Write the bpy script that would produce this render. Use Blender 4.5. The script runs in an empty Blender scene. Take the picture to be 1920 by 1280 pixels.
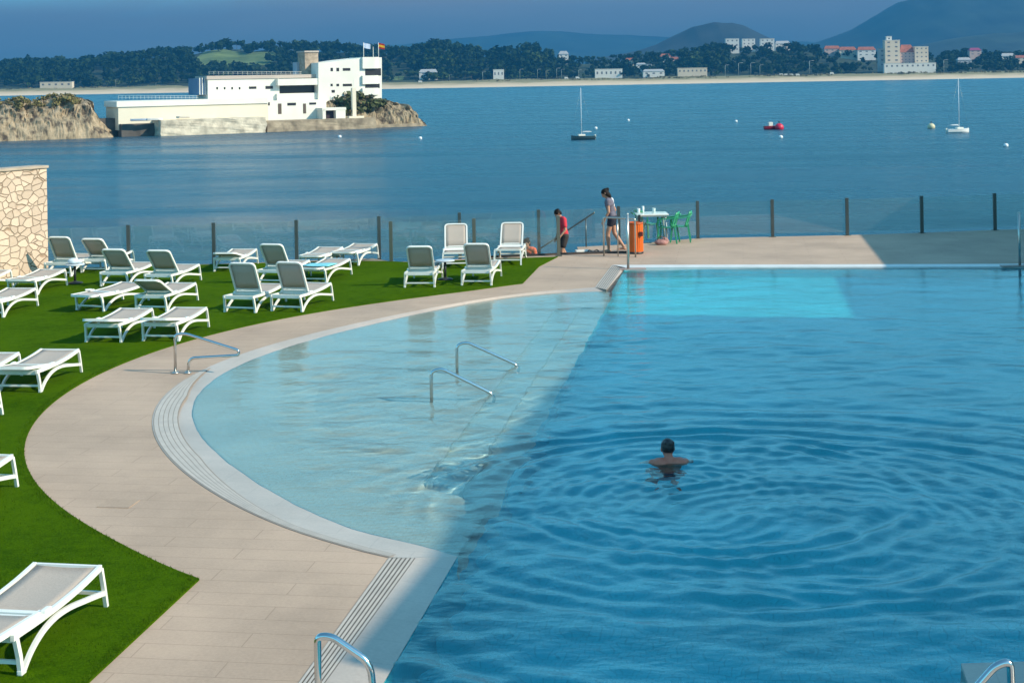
import bpy, bmesh, math, random
import numpy as np
from mathutils import Vector, Matrix, noise
from mathutils.geometry import tessellate_polygon

R = math.radians
D = bpy.data
SC = bpy.context.scene
COL = SC.collection
random.seed(7)

# ------------------------------------------------------------------ camera
CAMZ, DECK, FPX, ROLL, PY0 = 13.5, 9.0, 2800.0, 0.0177, 142.0
WATER = 8.962
cam = D.cameras.new('camera')
cam.sensor_width = 36.0
cam.lens = FPX / 1920 * 36
cam.shift_y = -(640 - PY0) / 1920
cam.clip_start, cam.clip_end = 0.1, 40000
co = D.objects.new('camera', cam)
COL.objects.link(co)
co.location = (0, 0, CAMZ)
co.rotation_euler = (Matrix.Rotation(R(90), 3, 'X') @ Matrix.Rotation(-ROLL, 3, 'Z')).to_euler()
SC.camera = co


def uv_(px, py):
    u, v = px - 960, py - PY0
    return u - ROLL * v, v + ROLL * u


def G(px, py, z=DECK):
    """the point of the level z seen at a place of the photograph"""
    u, v = uv_(px, py)
    return Vector((u / v * (CAMZ - z), FPX / v * (CAMZ - z), z))


def P(px, py, Y):
    """the point at distance Y"""
    u, v = uv_(px, py)
    return Vector((u * Y / FPX, Y, CAMZ - v * Y / FPX))


# ------------------------------------------------------------------ materials
MATS = {}


def nodes_of(name):
    m = D.materials.new(name)
    m.use_nodes = True
    nt = m.node_tree
    return m, nt, nt.nodes, nt.links, nt.nodes['Principled BSDF']


def mat(name, col, rough=0.6, metal=0.0, var=0.0, vscale=3.0, bump=0.0, bscale=20.0, spec=0.5, col2=None, detail=4.0):
    if name in MATS:
        return MATS[name]
    m, nt, N, L, b = nodes_of(name)
    b.inputs['Base Color'].default_value = (*col, 1)
    b.inputs['Roughness'].default_value = rough
    b.inputs['Metallic'].default_value = metal
    b.inputs['Specular IOR Level'].default_value = spec
    tc = N.new('ShaderNodeTexCoord')
    if var > 0 or col2:
        n = N.new('ShaderNodeTexNoise')
        n.inputs['Scale'].default_value = vscale
        n.inputs['Detail'].default_value = detail
        L.new(tc.outputs['Object'], n.inputs['Vector'])
        r = N.new('ShaderNodeValToRGB')
        r.color_ramp.elements[0].position = 0.32
        r.color_ramp.elements[1].position = 0.68
        c0 = tuple(c * (1 - var) for c in col)
        c1 = col2 if col2 else tuple(min(1, c * (1 + var)) for c in col)
        r.color_ramp.elements[0].color = (*c0, 1)
        r.color_ramp.elements[1].color = (*c1, 1)
        L.new(n.outputs['Fac'], r.inputs['Fac'])
        L.new(r.outputs['Color'], b.inputs['Base Color'])
    if bump > 0:
        n2 = N.new('ShaderNodeTexNoise')
        n2.inputs['Scale'].default_value = bscale
        n2.inputs['Detail'].default_value = 5
        L.new(tc.outputs['Object'], n2.inputs['Vector'])
        bp = N.new('ShaderNodeBump')
        bp.inputs['Strength'].default_value = 1.0
        bp.inputs['Distance'].default_value = bump
        L.new(n2.outputs['Fac'], bp.inputs['Height'])
        L.new(bp.outputs['Normal'], b.inputs['Normal'])
    MATS[name] = m
    return m


# ------------------------------------------------------------------ mesh builder
class MB:
    def __init__(self):
        self.bm = bmesh.new()

    def face(self, pts):
        try:
            return self.bm.faces.new([self.bm.verts.new(p) for p in pts])
        except ValueError:
            return None

    def box(self, c, s, rot=None, bevel=0.0):
        r = bmesh.ops.create_cube(self.bm, size=1.0)
        vs = r['verts']
        M = Matrix.Translation(c) @ (rot.to_4x4() if rot else Matrix.Identity(4)) @ Matrix.Diagonal((*s, 1))
        bmesh.ops.transform(self.bm, matrix=M, verts=vs)
        if bevel:
            es = list({e for v in vs for e in v.link_edges})
            bmesh.ops.bevel(self.bm, geom=es, offset=bevel, segments=2, affect='EDGES', profile=0.6)
        return self

    def prism(self, pts, z0, z1):
        """upright prism on a plan outline"""
        n = len(pts)
        a = [self.bm.verts.new((p[0], p[1], z0)) for p in pts]
        b = [self.bm.verts.new((p[0], p[1], z1)) for p in pts]
        self.bm.faces.new(b)
        self.bm.faces.new(a[::-1])
        for i in range(n):
            j = (i + 1) % n
            self.bm.faces.new((a[i], a[j], b[j], b[i]))
        return self

    def slab(self, outline, origin, ax, ay, az, t):
        """an outline drawn in the plane ax/ay given thickness t along az"""
        lo = [self.bm.verts.new(origin + ax * p[0] + ay * p[1]) for p in outline]
        hi = [self.bm.verts.new(origin + ax * p[0] + ay * p[1] + az * t) for p in outline]
        self.bm.faces.new(hi)
        self.bm.faces.new(lo[::-1])
        n = len(lo)
        for i in range(n):
            j = (i + 1) % n
            self.bm.faces.new((lo[i], lo[j], hi[j], hi[i]))
        return self

    def tube(self, pts, r, seg=8, closed=False, r2=None, flat=None):
        """swept tube; flat=(w,h) makes a rectangular bar with w sideways and h in the bend plane"""
        pts = [Vector(p) for p in pts]
        n = len(pts)
        rings = []
        prev = None
        for i, p in enumerate(pts):
            if closed:
                t = (pts[(i + 1) % n] - pts[i - 1])
            else:
                t = pts[min(i + 1, n - 1)] - pts[max(i - 1, 0)]
            t.normalize()
            if prev is None:
                up = Vector((0, 0, 1)) if abs(t.z) < 0.9 else Vector((0, 1, 0))
                if flat:
                    up = Vector((1, 0, 0)) if abs(t.x) < 0.9 else Vector((0, 0, 1))
                x = up - t * up.dot(t)
            else:
                x = prev - t * prev.dot(t)
            x.normalize()
            prev = x
            y = t.cross(x)
            ring = []
            if flat:
                for (a, b) in ((-1, -1), (1, -1), (1, 1), (-1, 1)):
                    ring.append(self.bm.verts.new(p + x * a * flat[0] / 2 + y * b * flat[1] / 2))
            else:
                rr = r if r2 is None else r + (r2 - r) * i / (n - 1)
                for k in range(seg):
                    a = 2 * math.pi * k / seg
                    ring.append(self.bm.verts.new(p + (x * math.cos(a) + y * math.sin(a)) * rr))
            rings.append(ring)
        m = len(rings[0])
        for i in range(n if closed else n - 1):
            A, B = rings[i], rings[(i + 1) % n]
            for k in range(m):
                f = self.bm.faces.new((A[k], A[(k + 1) % m], B[(k + 1) % m], B[k]))
                f.smooth = not flat
        if not closed:
            self.bm.faces.new(rings[0][::-1])
            self.bm.faces.new(rings[-1])
        return self

    def lathe(self, prof, c=(0, 0, 0), seg=20, smooth=True):
        c = Vector(c)
        rings = []
        for (r, z) in prof:
            rings.append([self.bm.verts.new(c + Vector((max(r, 1e-4) * math.cos(2 * math.pi * k / seg), max(r, 1e-4) * math.sin(2 * math.pi * k / seg), z))) for k in range(seg)])
        for A, B in zip(rings, rings[1:]):
            for k in range(seg):
                f = self.bm.faces.new((A[k], A[(k + 1) % seg], B[(k + 1) % seg], B[k]))
                f.smooth = smooth
        self.bm.faces.new(rings[0][::-1])
        self.bm.faces.new(rings[-1])
        return self

    def ball(self, c, s, sub=2, rot=None):
        r = bmesh.ops.create_icosphere(self.bm, subdivisions=sub, radius=1.0)
        M = Matrix.Translation(c) @ (rot.to_4x4() if rot else Matrix.Identity(4)) @ Matrix.Diagonal((*((s, s, s) if not hasattr(s, '__len__') else s), 1))
        bmesh.ops.transform(self.bm, matrix=M, verts=r['verts'])
        for v in r['verts']:
            for f in v.link_faces:
                f.smooth = True
        return self

    def cap(self, a, b, ra, rb, seg=10):
        """tapered limb with round ends"""
        a, b = Vector(a), Vector(b)
        self.tube([a, a.lerp(b, .5), b], ra, seg, r2=rb)
        self.ball(a, ra, 2)
        self.ball(b, rb, 2)
        return self

    def sheet(self, outer, holes=(), z=0.0):
        loops = [[Vector((p[0], p[1], 0)) for p in outer]] + [[Vector((p[0], p[1], 0)) for p in h] for h in holes]
        flat = [p for l in loops for p in l]
        vs = [self.bm.verts.new((p.x, p.y, z)) for p in flat]
        for t in tessellate_polygon(loops):
            try:
                f = self.bm.faces.new([vs[i] for i in t])
                f.normal_update()
                if f.normal.z < 0:
                    f.normal_flip()
            except ValueError:
                pass
        return self

    def strip(self, A, B, smooth=True):
        a = [self.bm.verts.new(p) for p in A]
        b = [self.bm.verts.new(p) for p in B]
        for i in range(len(a) - 1):
            f = self.bm.faces.new((a[i], a[i + 1], b[i + 1], b[i]))
            f.smooth = smooth
        return self

    def build(self, name, m, parent=None, recalc=True):
        if recalc:
            bmesh.ops.recalc_face_normals(self.bm, faces=self.bm.faces[:])
        me = D.meshes.new(name)
        self.bm.to_mesh(me)
        self.bm.free()
        o = D.objects.new(name, me)
        if m:
            for mm in (m if isinstance(m, (list, tuple)) else [m]):
                me.materials.append(mm)
        COL.objects.link(o)
        o.parent = parent
        return o


def tag(o, label, cat, group=None, kind=None):
    o['label'] = label
    o['category'] = cat
    if group:
        o['group'] = group
    if kind:
        o['kind'] = kind
    return o


def struct(o, label=None, kind='structure'):
    o['kind'] = kind
    if label:
        o['label'] = label
    return o


def empty(name, loc=(0, 0, 0), rz=0.0):
    o = D.objects.new(name, None)
    o.empty_display_size = 0.3
    o.location = loc
    o.rotation_euler = (0, 0, rz)
    COL.objects.link(o)
    return o


KIDS = {}


def copy_tree(o, parent=None):
    c = o.copy()
    COL.objects.link(c)
    if parent:
        c.parent = parent
    for ch in [x for x in D.objects if x.parent == o and x is not c]:
        copy_tree(ch, c)
    return c


def catmull(pts, n=8):
    pts = [Vector(p) for p in pts]
    out = []
    for i in range(len(pts) - 1):
        p0, p1, p2, p3 = pts[max(i - 1, 0)], pts[i], pts[i + 1], pts[min(i + 2, len(pts) - 1)]
        for k in range(n):
            t = k / n
            out.append(0.5 * ((2 * p1) + (p2 - p0) * t + (2 * p0 - 5 * p1 + 4 * p2 - p3) * t * t + (3 * p1 - p0 - 3 * p2 + p3) * t ** 3))
    out.append(pts[-1])
    return out


def bend(pts, r=0.06, n=5):
    """polyline with rounded corners"""
    pts = [Vector(p) for p in pts]
    out = [pts[0]]
    for a, b, c in zip(pts, pts[1:], pts[2:]):
        ra = min(r, (b - a).length * .45, (c - b).length * .45)
        s, e = b + (a - b).normalized() * ra, b + (c - b).normalized() * ra
        for k in range(n + 1):
            t = k / n
            out.append(s * (1 - t) ** 2 + b * 2 * t * (1 - t) + e * t * t)
    out.append(pts[-1])
    return out


# ------------------------------------------------------------------ light and sky
SUN_EL = 32.0
SUN_H = Vector((0.935, -0.355, 0)).normalized()        # where the sun stands, on plan
sd = SUN_H * math.cos(R(SUN_EL)) + Vector((0, 0, math.sin(R(SUN_EL))))
sl = D.lights.new('sun', 'SUN')
sl.energy = 4.9
sl.angle = R(0.53)
sl.color = (1.0, 0.88, 0.68)
so = D.objects.new('sun', sl)
COL.objects.link(so)
so.rotation_euler = sd.to_track_quat('Z', 'Y').to_euler()

w = D.worlds.new('World')
SC.world = w
w.use_nodes = True
wn, wl = w.node_tree.nodes, w.node_tree.links
bg = wn['Background']
sky = wn.new('ShaderNodeTexSky')
sky.sky_type = 'NISHITA'
sky.sun_disc = False
sky.sun_elevation = R(SUN_EL)
sky.sun_rotation = math.atan2(SUN_H.x, SUN_H.y)
sky.air_density = 1.3
sky.dust_density = 1.0
sky.ozone_density = 2.0
tcw = wn.new('ShaderNodeTexCoord')
sep = wn.new('ShaderNodeSeparateXYZ')
wl.new(tcw.outputs['Generated'], sep.inputs[0])
# a grey blue cloud bank that lies low over the hills
mp = wn.new('ShaderNodeMapping')
mp.inputs['Scale'].default_value = (2.2, 2.2, 13)
wl.new(tcw.outputs['Generated'], mp.inputs['Vector'])
nz = wn.new('ShaderNodeTexNoise')
nz.inputs['Scale'].default_value = 1.6
nz.inputs['Detail'].default_value = 5
nz.inputs['Distortion'].default_value = 0.3
wl.new(mp.outputs[0], nz.inputs['Vector'])
add = wn.new('ShaderNodeMath')
add.operation = 'MULTIPLY_ADD'
wl.new(nz.outputs['Fac'], add.inputs[0])
add.inputs[1].default_value = -0.06
wl.new(sep.outputs['Z'], add.inputs[2])
mr = wn.new('ShaderNodeMapRange')
mr.inputs['From Min'].default_value = 0.012
mr.inputs['From Max'].default_value = 0.062
mr.inputs['To Min'].default_value = 1.0
mr.inputs['To Max'].default_value = 0.0
mr.interpolation_type = 'SMOOTHSTEP'
wl.new(add.outputs[0], mr.inputs['Value'])
cr = wn.new('ShaderNodeValToRGB')
cr.color_ramp.elements[0].color = (0.6, 1.08, 1.5, 1)
cr.color_ramp.elements[1].color = (2.2, 2.2, 2.2, 1)
cr.color_ramp.elements[0].position = 0.10
cr.color_ramp.elements[1].position = 0.80
hz_ = wn.new('ShaderNodeMath')
hz_.operation = 'MULTIPLY_ADD'
wl.new(sep.outputs['Z'], hz_.inputs[0])
hz_.inputs[1].default_value = 13.0
hz_.inputs[2].default_value = -0.32
hz2 = wn.new('ShaderNodeMath')
hz2.operation = 'MULTIPLY_ADD'
wl.new(nz.outputs['Fac'], hz2.inputs[0])
hz2.inputs[1].default_value = 0.75
wl.new(hz_.outputs[0], hz2.inputs[2])
wl.new(hz2.outputs[0], cr.inputs['Fac'])
mixw = wn.new('ShaderNodeMixRGB')
wl.new(mr.outputs[0], mixw.inputs['Fac'])
tint = wn.new('ShaderNodeMixRGB')
tint.blend_type = 'MULTIPLY'
tint.inputs['Fac'].default_value = 1.0
tint.inputs['Color2'].default_value = (.62, 1.0, 1.16, 1)
wl.new(sky.outputs['Color'], tint.inputs['Color1'])
# broken light cloud above the view, added to brighten the water's reflections
nc = wn.new('ShaderNodeTexNoise')
nc.inputs['Scale'].default_value = 3.2
nc.inputs['Detail'].default_value = 6
nc.inputs['Roughness'].default_value = .6
mpc = wn.new('ShaderNodeMapping')
mpc.inputs['Scale'].default_value = (1, 1, 2.6)
wl.new(tcw.outputs['Generated'], mpc.inputs['Vector'])
wl.new(mpc.outputs[0], nc.inputs['Vector'])
rc = wn.new('ShaderNodeMapRange')
rc.inputs['From Min'].default_value = .34
rc.inputs['From Max'].default_value = .60
rc.inputs['To Min'].default_value = .45
rc.inputs['To Max'].default_value = 1.0
wl.new(nc.outputs['Fac'], rc.inputs['Value'])
cl = wn.new('ShaderNodeMixRGB')
cl.inputs['Color2'].default_value = (2.3, 8.6, 11.6, 1)
fz_ = wn.new('ShaderNodeMapRange')
fz_.inputs['From Min'].default_value = .22
fz_.inputs['From Max'].default_value = .50
fz_.inputs['To Min'].default_value = 1.0
fz_.inputs['To Max'].default_value = 0.12
wl.new(sep.outputs['Z'], fz_.inputs['Value'])
mf_ = wn.new('ShaderNodeMath')
mf_.operation = 'MULTIPLY'
wl.new(rc.outputs[0], mf_.inputs[0])
wl.new(fz_.outputs[0], mf_.inputs[1])
wl.new(mf_.outputs[0], cl.inputs['Fac'])
wl.new(tint.outputs[0], cl.inputs['Color1'])
wl.new(cl.outputs[0], mixw.inputs['Color1'])
wl.new(cr.outputs['Color'], mixw.inputs['Color2'])
wl.new(mixw.outputs[0], bg.inputs['Color'])
bg.inputs['Strength'].default_value = 0.135

SC.view_settings.view_transform = 'Standard'
SC.view_settings.look = 'None'
SC.view_settings.gamma = 1
SC.view_settings.exposure = 0.2
SC.view_settings.use_curve_mapping = False
SC.render.engine = 'CYCLES'
cy = SC.cycles
cy.max_bounces = 8
cy.transparent_max_bounces = 24
cy.glossy_bounces = 4
cy.diffuse_bounces = 3
cy.transmission_bounces = 6
cy.volume_bounces = 0
cy.caustics_reflective = False
cy.use_denoising = True
cy.sample_clamp_indirect = 6

# ------------------------------------------------------------------ plan of the terrace
LAWN_PX = [(980, 532), (890, 544), (815, 554), (705, 569), (630, 580), (505, 602), (405, 625), (325, 650), (225, 685), (150, 720), (100, 755), (75, 775), (50, 815), (48, 847), (50, 867), (59, 892), (90, 931), (126, 960), (180, 996), (251, 1036), (323, 1068), (374, 1087)]
OUT_PX = [(1115, 539), (1060, 544), (965, 551), (860, 567), (755, 590), (630, 616), (530, 640), (447, 660), (365, 705), (327, 730), (297, 760), (287, 785), (289, 815), (300, 847), (335, 880), (480, 965), (535, 988), (617, 1015), (672, 1032), (728, 1045)]
WAT_PX = [(1137, 546), (1060, 549), (965, 555), (860, 571), (770, 595), (690, 612), (617, 628), (555, 643), (475, 668), (415, 700), (390, 722), (375, 767), (374, 785), (377, 810), (395, 845), (430, 880), (480, 914), (542, 943), (617, 974), (659, 985), (748, 1009), (789, 1021), (858, 1043)]


def smooth_arc(px, z, c, deg=5, n=72):
    """polar fit of a traced curve, ends kept"""
    pts = [G(*p, z) for p in px]
    th = np.unwrap([math.atan2(p.y - c[1], p.x - c[0]) for p in pts])
    r = np.array([math.hypot(p.x - c[0], p.y - c[1]) for p in pts])
    k = np.polyfit(th, r, deg)
    out = []
    for i in range(n + 1):
        t = th[0] + (th[-1] - th[0]) * i / n
        rr = np.polyval(k, t)
        wgt = max(0, 1 - i / 5, 1 - (n - i) / 5)
        if wgt > 0:
            rr = rr * (1 - wgt) + np.interp(t, th[::-1] if th[0] > th[-1] else th, r[::-1] if th[0] > th[-1] else r) * wgt
        out.append(Vector((c[0] + rr * math.cos(t), c[1] + rr * math.sin(t), z)))
    return out


CEN = (4.6, 21.7)
LAWN = smooth_arc(LAWN_PX, DECK, CEN, 6)
OUT = smooth_arc(OUT_PX, DECK, CEN, 6)
WAT = smooth_arc(WAT_PX, WATER, CEN, 6)

A, B, C = G(858, 1043, WATER), G(1137, 546, WATER), G(1172, 504, WATER)
AB = (C - A)
AB.z = 0
LAB = AB.length
ABd = AB.normalized()
NL = Vector((-ABd.y, ABd.x, 0))          # towards the lawn
YAW_AB = math.atan2(ABd.x, ABd.y)
gl0, gl1 = G(728, 1046), G(559, 1280)
gr0, gr1 = G(779, 1046), G(624, 1260)
gl_far, gl_far2 = G(1115, 539), G(1147, 497)
gr_far, gr_far2 = G(1137, 543), G(1165, 503)
gld = (gl1 - gl0).normalized()
grd = (gr1 - gr0).normalized()
FAR0, FAR1 = G(1147, 497), G(1890, 495)          # deck edge behind the pool
FW0, FW1 = G(1172, 504, WATER), G(1890, 501, WATER)
fd = (FAR1 - FAR0).normalized()
farR = FAR0 + fd * 12.0
farWR = FW0 + fd * 11.95

BACK = [(-60, 35.4), (-16, 36.2), (-9.4, 36.6), (-7.25, 36.75), (-5.35, 37.0), (-3.55, 37.3), (-2.95, 36.5), (-.9, 36.95), (1.15, 37.35), (1.62, 37.40), (1.62, 39.0), (2.75, 39.3), (5.0, 40.55), (7.0, 40.6), (9.0, 40.65), (11.1, 40.9), (13.2, 41.3), (45, 44)]

# ------------------------------------------------------------------ ground materials


def plank_mat(name, c1, c2, mortar, rot, bw=1.2, rh=0.3, ms=0.006, rough=0.75, bump=0.0015):
    m, nt, N, L, b = nodes_of(name)
    g = N.new('ShaderNodeNewGeometry')
    mp = N.new('ShaderNodeMapping')
    mp.inputs['Rotation'].default_value = (0, 0, rot)
    L.new(g.outputs['Position'], mp.inputs['Vector'])
    bt = N.new('ShaderNodeTexBrick')
    bt.inputs['Scale'].default_value = 1.0
    bt.inputs['Brick Width'].default_value = bw
    bt.inputs['Row Height'].default_value = rh
    bt.inputs['Mortar Size'].default_value = ms
    bt.inputs['Mortar Smooth'].default_value = 0.3
    bt.inputs['Color1'].default_value = (*c1, 1)
    bt.inputs['Color2'].default_value = (*c2, 1)
    bt.inputs['Mortar'].default_value = (*mortar, 1)
    L.new(mp.outputs[0], bt.inputs['Vector'])
    n = N.new('ShaderNodeTexNoise')
    n.inputs['Scale'].default_value = 0.7
    n.inputs['Detail'].default_value = 7
    n.inputs['Roughness'].default_value = 0.62
    L.new(g.outputs['Position'], n.inputs['Vector'])
    n2 = N.new('ShaderNodeTexNoise')
    n2.inputs['Scale'].default_value = 34
    n2.inputs['Detail'].default_value = 3
    L.new(g.outputs['Position'], n2.inputs['Vector'])
    mx = N.new('ShaderNodeMath')
    mx.operation = 'MULTIPLY_ADD'
    L.new(n2.outputs['Fac'], mx.inputs[0])
    mx.inputs[1].default_value = 0.35
    L.new(n.outputs['Fac'], mx.inputs[2])
    rr = N.new('ShaderNodeMapRange')
    rr.inputs['From Min'].default_value = 0.42
    rr.inputs['From Max'].default_value = 0.88
    rr.inputs['To Min'].default_value = 0.80
    rr.inputs['To Max'].default_value = 1.15
    L.new(mx.outputs[0], rr.inputs['Value'])
    mul = N.new('ShaderNodeVectorMath')
    mul.operation = 'SCALE'
    L.new(bt.outputs['Color'], mul.inputs[0])
    L.new(rr.outputs[0], mul.inputs['Scale'])
    L.new(mul.outputs[0], b.inputs['Base Color'])
    b.inputs['Roughness'].default_value = rough
    b.inputs['Specular IOR Level'].default_value = 0.3
    bp = N.new('ShaderNodeBump')
    bp.inputs['Distance'].default_value = bump
    L.new(mx.outputs[0], bp.inputs['Height'])
    L.new(bp.outputs['Normal'], b.inputs['Normal'])
    return m


M_DECK = plank_mat('deck_tiles', (.475, .345, .255), (.46, .335, .248), (.35, .25, .18), YAW_AB, 1.6, .3, .005)
M_COPE = plank_mat('coping_stone', (.475, .395, .335), (.455, .385, .33), (.38, .32, .27), YAW_AB, 0.9, 0.45, 0.004, 0.35)
M_GRATE = mat('grating_bar', (.52, .45, .385), .5, var=.08, vscale=6)
M_GAP = mat('grating_gap', (.11, .09, .075), .9)
M_GAP2 = mat('fine_slot', (.31, .26, .215), .9)
M_SHALLOW = plank_mat('shallow_mosaic', (.64, .54, .46), (.61, .52, .45), (.51, .45, .39), YAW_AB, .1, .1, .006, .5)
M_STEP = plank_mat('step_mosaic', (.52, .50, .45), (.49, .48, .44), (.42, .41, .38), YAW_AB, .1, .1, .006, .5)
M_DEEP = plank_mat('deep_mosaic', (.055, .63, .74), (.05, .59, .70), (.04, .51, .61), YAW_AB, .1, .1, .006, .4)


def lawn_mat():
    m, nt, N, L, b = nodes_of('artificial_turf')
    g = N.new('ShaderNodeNewGeometry')
    n = N.new('ShaderNodeTexNoise')
    n.inputs['Scale'].default_value = 0.55
    n.inputs['Detail'].default_value = 9
    n.inputs['Roughness'].default_value = 0.68
    L.new(g.outputs['Position'], n.inputs['Vector'])
    n2 = N.new('ShaderNodeTexNoise')
    n2.inputs['Scale'].default_value = 45
    n2.inputs['Detail'].default_value = 4
    L.new(g.outputs['Position'], n2.inputs['Vector'])
    mx = N.new('ShaderNodeMath')
    mx.operation = 'MULTIPLY_ADD'
    L.new(n2.outputs['Fac'], mx.inputs[0])
    mx.inputs[1].default_value = .8
    n4 = N.new('ShaderNodeTexNoise')
    n4.inputs['Scale'].default_value = 7
    n4.inputs['Detail'].default_value = 5
    n4.inputs['Roughness'].default_value = .7
    L.new(g.outputs['Position'], n4.inputs['Vector'])
    m4 = N.new('ShaderNodeMath')
    m4.operation = 'MULTIPLY_ADD'
    L.new(n4.outputs['Fac'], m4.inputs[0])
    m4.inputs[1].default_value = .7
    L.new(n.outputs['Fac'], m4.inputs[2])
    m5 = N.new('ShaderNodeMath')
    m5.operation = 'SUBTRACT'
    L.new(m4.outputs[0], m5.inputs[0])
    m5.inputs[1].default_value = .35
    L.new(m5.outputs[0], mx.inputs[2])
    r = N.new('ShaderNodeValToRGB')
    r.color_ramp.elements[0].position = .62
    r.color_ramp.elements[1].position = 1.15
    r.color_ramp.elements[0].color = (.022, .066, .0005, 1)
    r.color_ramp.elements[1].color = (.060, .124, .0010, 1)
    L.new(mx.outputs[0], r.inputs['Fac'])
    L.new(r.outputs[0], b.inputs['Base Color'])
    b.inputs['Roughness'].default_value = .95
    b.inputs['Specular IOR Level'].default_value = .02
    n3 = N.new('ShaderNodeTexNoise')
    n3.inputs['Scale'].default_value = 90
    n3.inputs['Detail'].default_value = 3
    L.new(g.outputs['Position'], n3.inputs['Vector'])
    bp = N.new('ShaderNodeBump')
    bp.inputs['Distance'].default_value = .012
    L.new(n3.outputs['Fac'], bp.inputs['Height'])
    L.new(bp.outputs['Normal'], b.inputs['Normal'])
    return m


M_LAWN = lawn_mat()

# ------------------------------------------------------------------ deck, lawn, seawall
near_s = 6.6
hole = [gl0 + gld * near_s] + OUT[::-1] + [gl_far2, farR, farR - ABd * 27.5, Vector((farR.x - 4.2, gl0.y - near_s * .9, 0))]
mb = MB()
mb.sheet([(-60, -8), (45, -8)] + BACK[::-1], [hole], DECK)
struct(mb.build('deck', M_DECK))

mb = MB()
pts = [(p[0], p[1]) for p in BACK]
wallpts = pts
mb.strip([Vector((x, y, DECK)) for x, y in wallpts], [Vector((x, y + .05, -2)) for x, y in wallpts], smooth=False)
mb.strip([Vector((-60, -8, DECK)), Vector((-60, 35.4, DECK))], [Vector((-60, -8, -2)), Vector((-60, 35.4, -2))], smooth=False)
struct(mb.build('seawall', mat('seawall_concrete', (.36, .32, .28), .9, var=.25, vscale=.8, bump=.02, bscale=3)))

lc, le = G(374, 1087), G(169, 1278)
ld = (le - lc).normalized()
corner = [G(1011, 500), G(1046, 482)]
lawn_back = [(1.0, 36.85), (-.9, 36.6), (-2.4, 36.2), (-3.2, 36.6), (-4.2, 36.75), (-5.35, 36.75), (-7.25, 36.55), (-9.4, 36.4), (-16, 36.0), (-59, 35.2)]
lawn_out = [(p.x, p.y) for p in LAWN] + [(lc + ld * 9).to_2d()[:], (-59, 3.0)] + lawn_back[::-1] + [(p.x, p.y) for p in corner[::-1]]
mb = MB()
mb.sheet(lawn_out, [], DECK + .018)
ring = [Vector((p[0], p[1], DECK + .018)) for p in lawn_out] + [Vector((lawn_out[0][0], lawn_out[0][1], DECK + .018))]
mb.strip(ring, [Vector((p.x, p.y, DECK - .01)) for p in ring], smooth=False)
struct(mb.build('lawn', M_LAWN))

# a fringe of turf blades along the edge of the lawn and over its near part
rb = random.Random(3)
mb = MB()
edge = [Vector(p) for p in LAWN] + [lc + ld * (9 * k / 60) for k in range(1, 61)]


def blade(x, y, h):
    a = rb.uniform(0, 6.28)
    dx, dy = math.cos(a) * .003, math.sin(a) * .003
    b = rb.uniform(0, 6.28)
    t = h * rb.uniform(.2, .7)
    mb.face([(x - dx, y - dy, DECK + .016), (x + dx, y + dy, DECK + .016), (x + math.cos(b) * t, y + math.sin(b) * t, DECK + .018 + h)])


_lo = np.array([(p[0], p[1]) for p in lawn_out])


def in_lawn(x, y):
    x1, y1 = _lo[:, 0], _lo[:, 1]
    x2, y2 = np.roll(x1, -1), np.roll(y1, -1)
    c = ((y1 > y) != (y2 > y)) & (x < (x2 - x1) * (y - y1) / (y2 - y1 + 1e-12) + x1)
    return bool(c.sum() % 2)


for p, q in zip(edge, edge[1:]):
    L_ = (q - p).length
    t = (q - p).normalized()
    nrm = Vector((-t.y, t.x, 0))
    m_ = p.lerp(q, .5)
    if not in_lawn(m_.x + nrm.x * .1, m_.y + nrm.y * .1):
        nrm = -nrm
    for _ in range(int(L_ * (300 if p.y < 24 else 120))):
        s = p + t * rb.uniform(0, L_) + nrm * rb.uniform(-.004, .10)
        blade(s.x, s.y, rb.uniform(.010, .024))
for _ in range(30000):
    y = 9.5 + 9.5 * rb.random() ** 1.4
    x = rb.uniform(-7.0, -2.2)
    if in_lawn(x, y):
        blade(x, y, rb.uniform(.010, .024))
struct(mb.build('turf_blades', mat('turf_blade', (.048, .105, .002), .8, var=.35, vscale=1.5, spec=.1), recalc=False), 'short green blades of the artificial turf', 'stuff')

# ------------------------------------------------------------------ pool shell
mb = MB()
mb.strip([p + Vector((0, 0, .005)) for p in OUT], [OUT[i].lerp(WAT[i], .5) + Vector((0, 0, .004)) for i in range(73)])
prev = [OUT[i].lerp(WAT[i], .5) + Vector((0, 0, .004)) for i in range(73)]
cur = [Vector((p.x, p.y, WATER)) for p in WAT]
mb.strip(prev, cur)
cc = Vector((CEN[0], CEN[1], 0))


def inward(t, dz):
    out = []
    for p in WAT:
        q = Vector((p.x, p.y, 0)) + (cc - Vector((p.x, p.y, 0))).normalized() * t
        e = (q - Vector((A.x, A.y, 0))).dot(NL)
        if e < .02:
            q += NL * (.02 - e)
        out.append(Vector((q.x, q.y, WATER + dz)))
    return out


prev = cur
mb2 = MB()
for t, dz in ((.25, -.045), (.6, -.13), (1.1, -.24), (1.7, -.362)):
    cur = inward(t, dz)
    mb2.strip(prev, cur)
    prev = cur
struct(mb2.build('pool_beach', M_SHALLOW))
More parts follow.
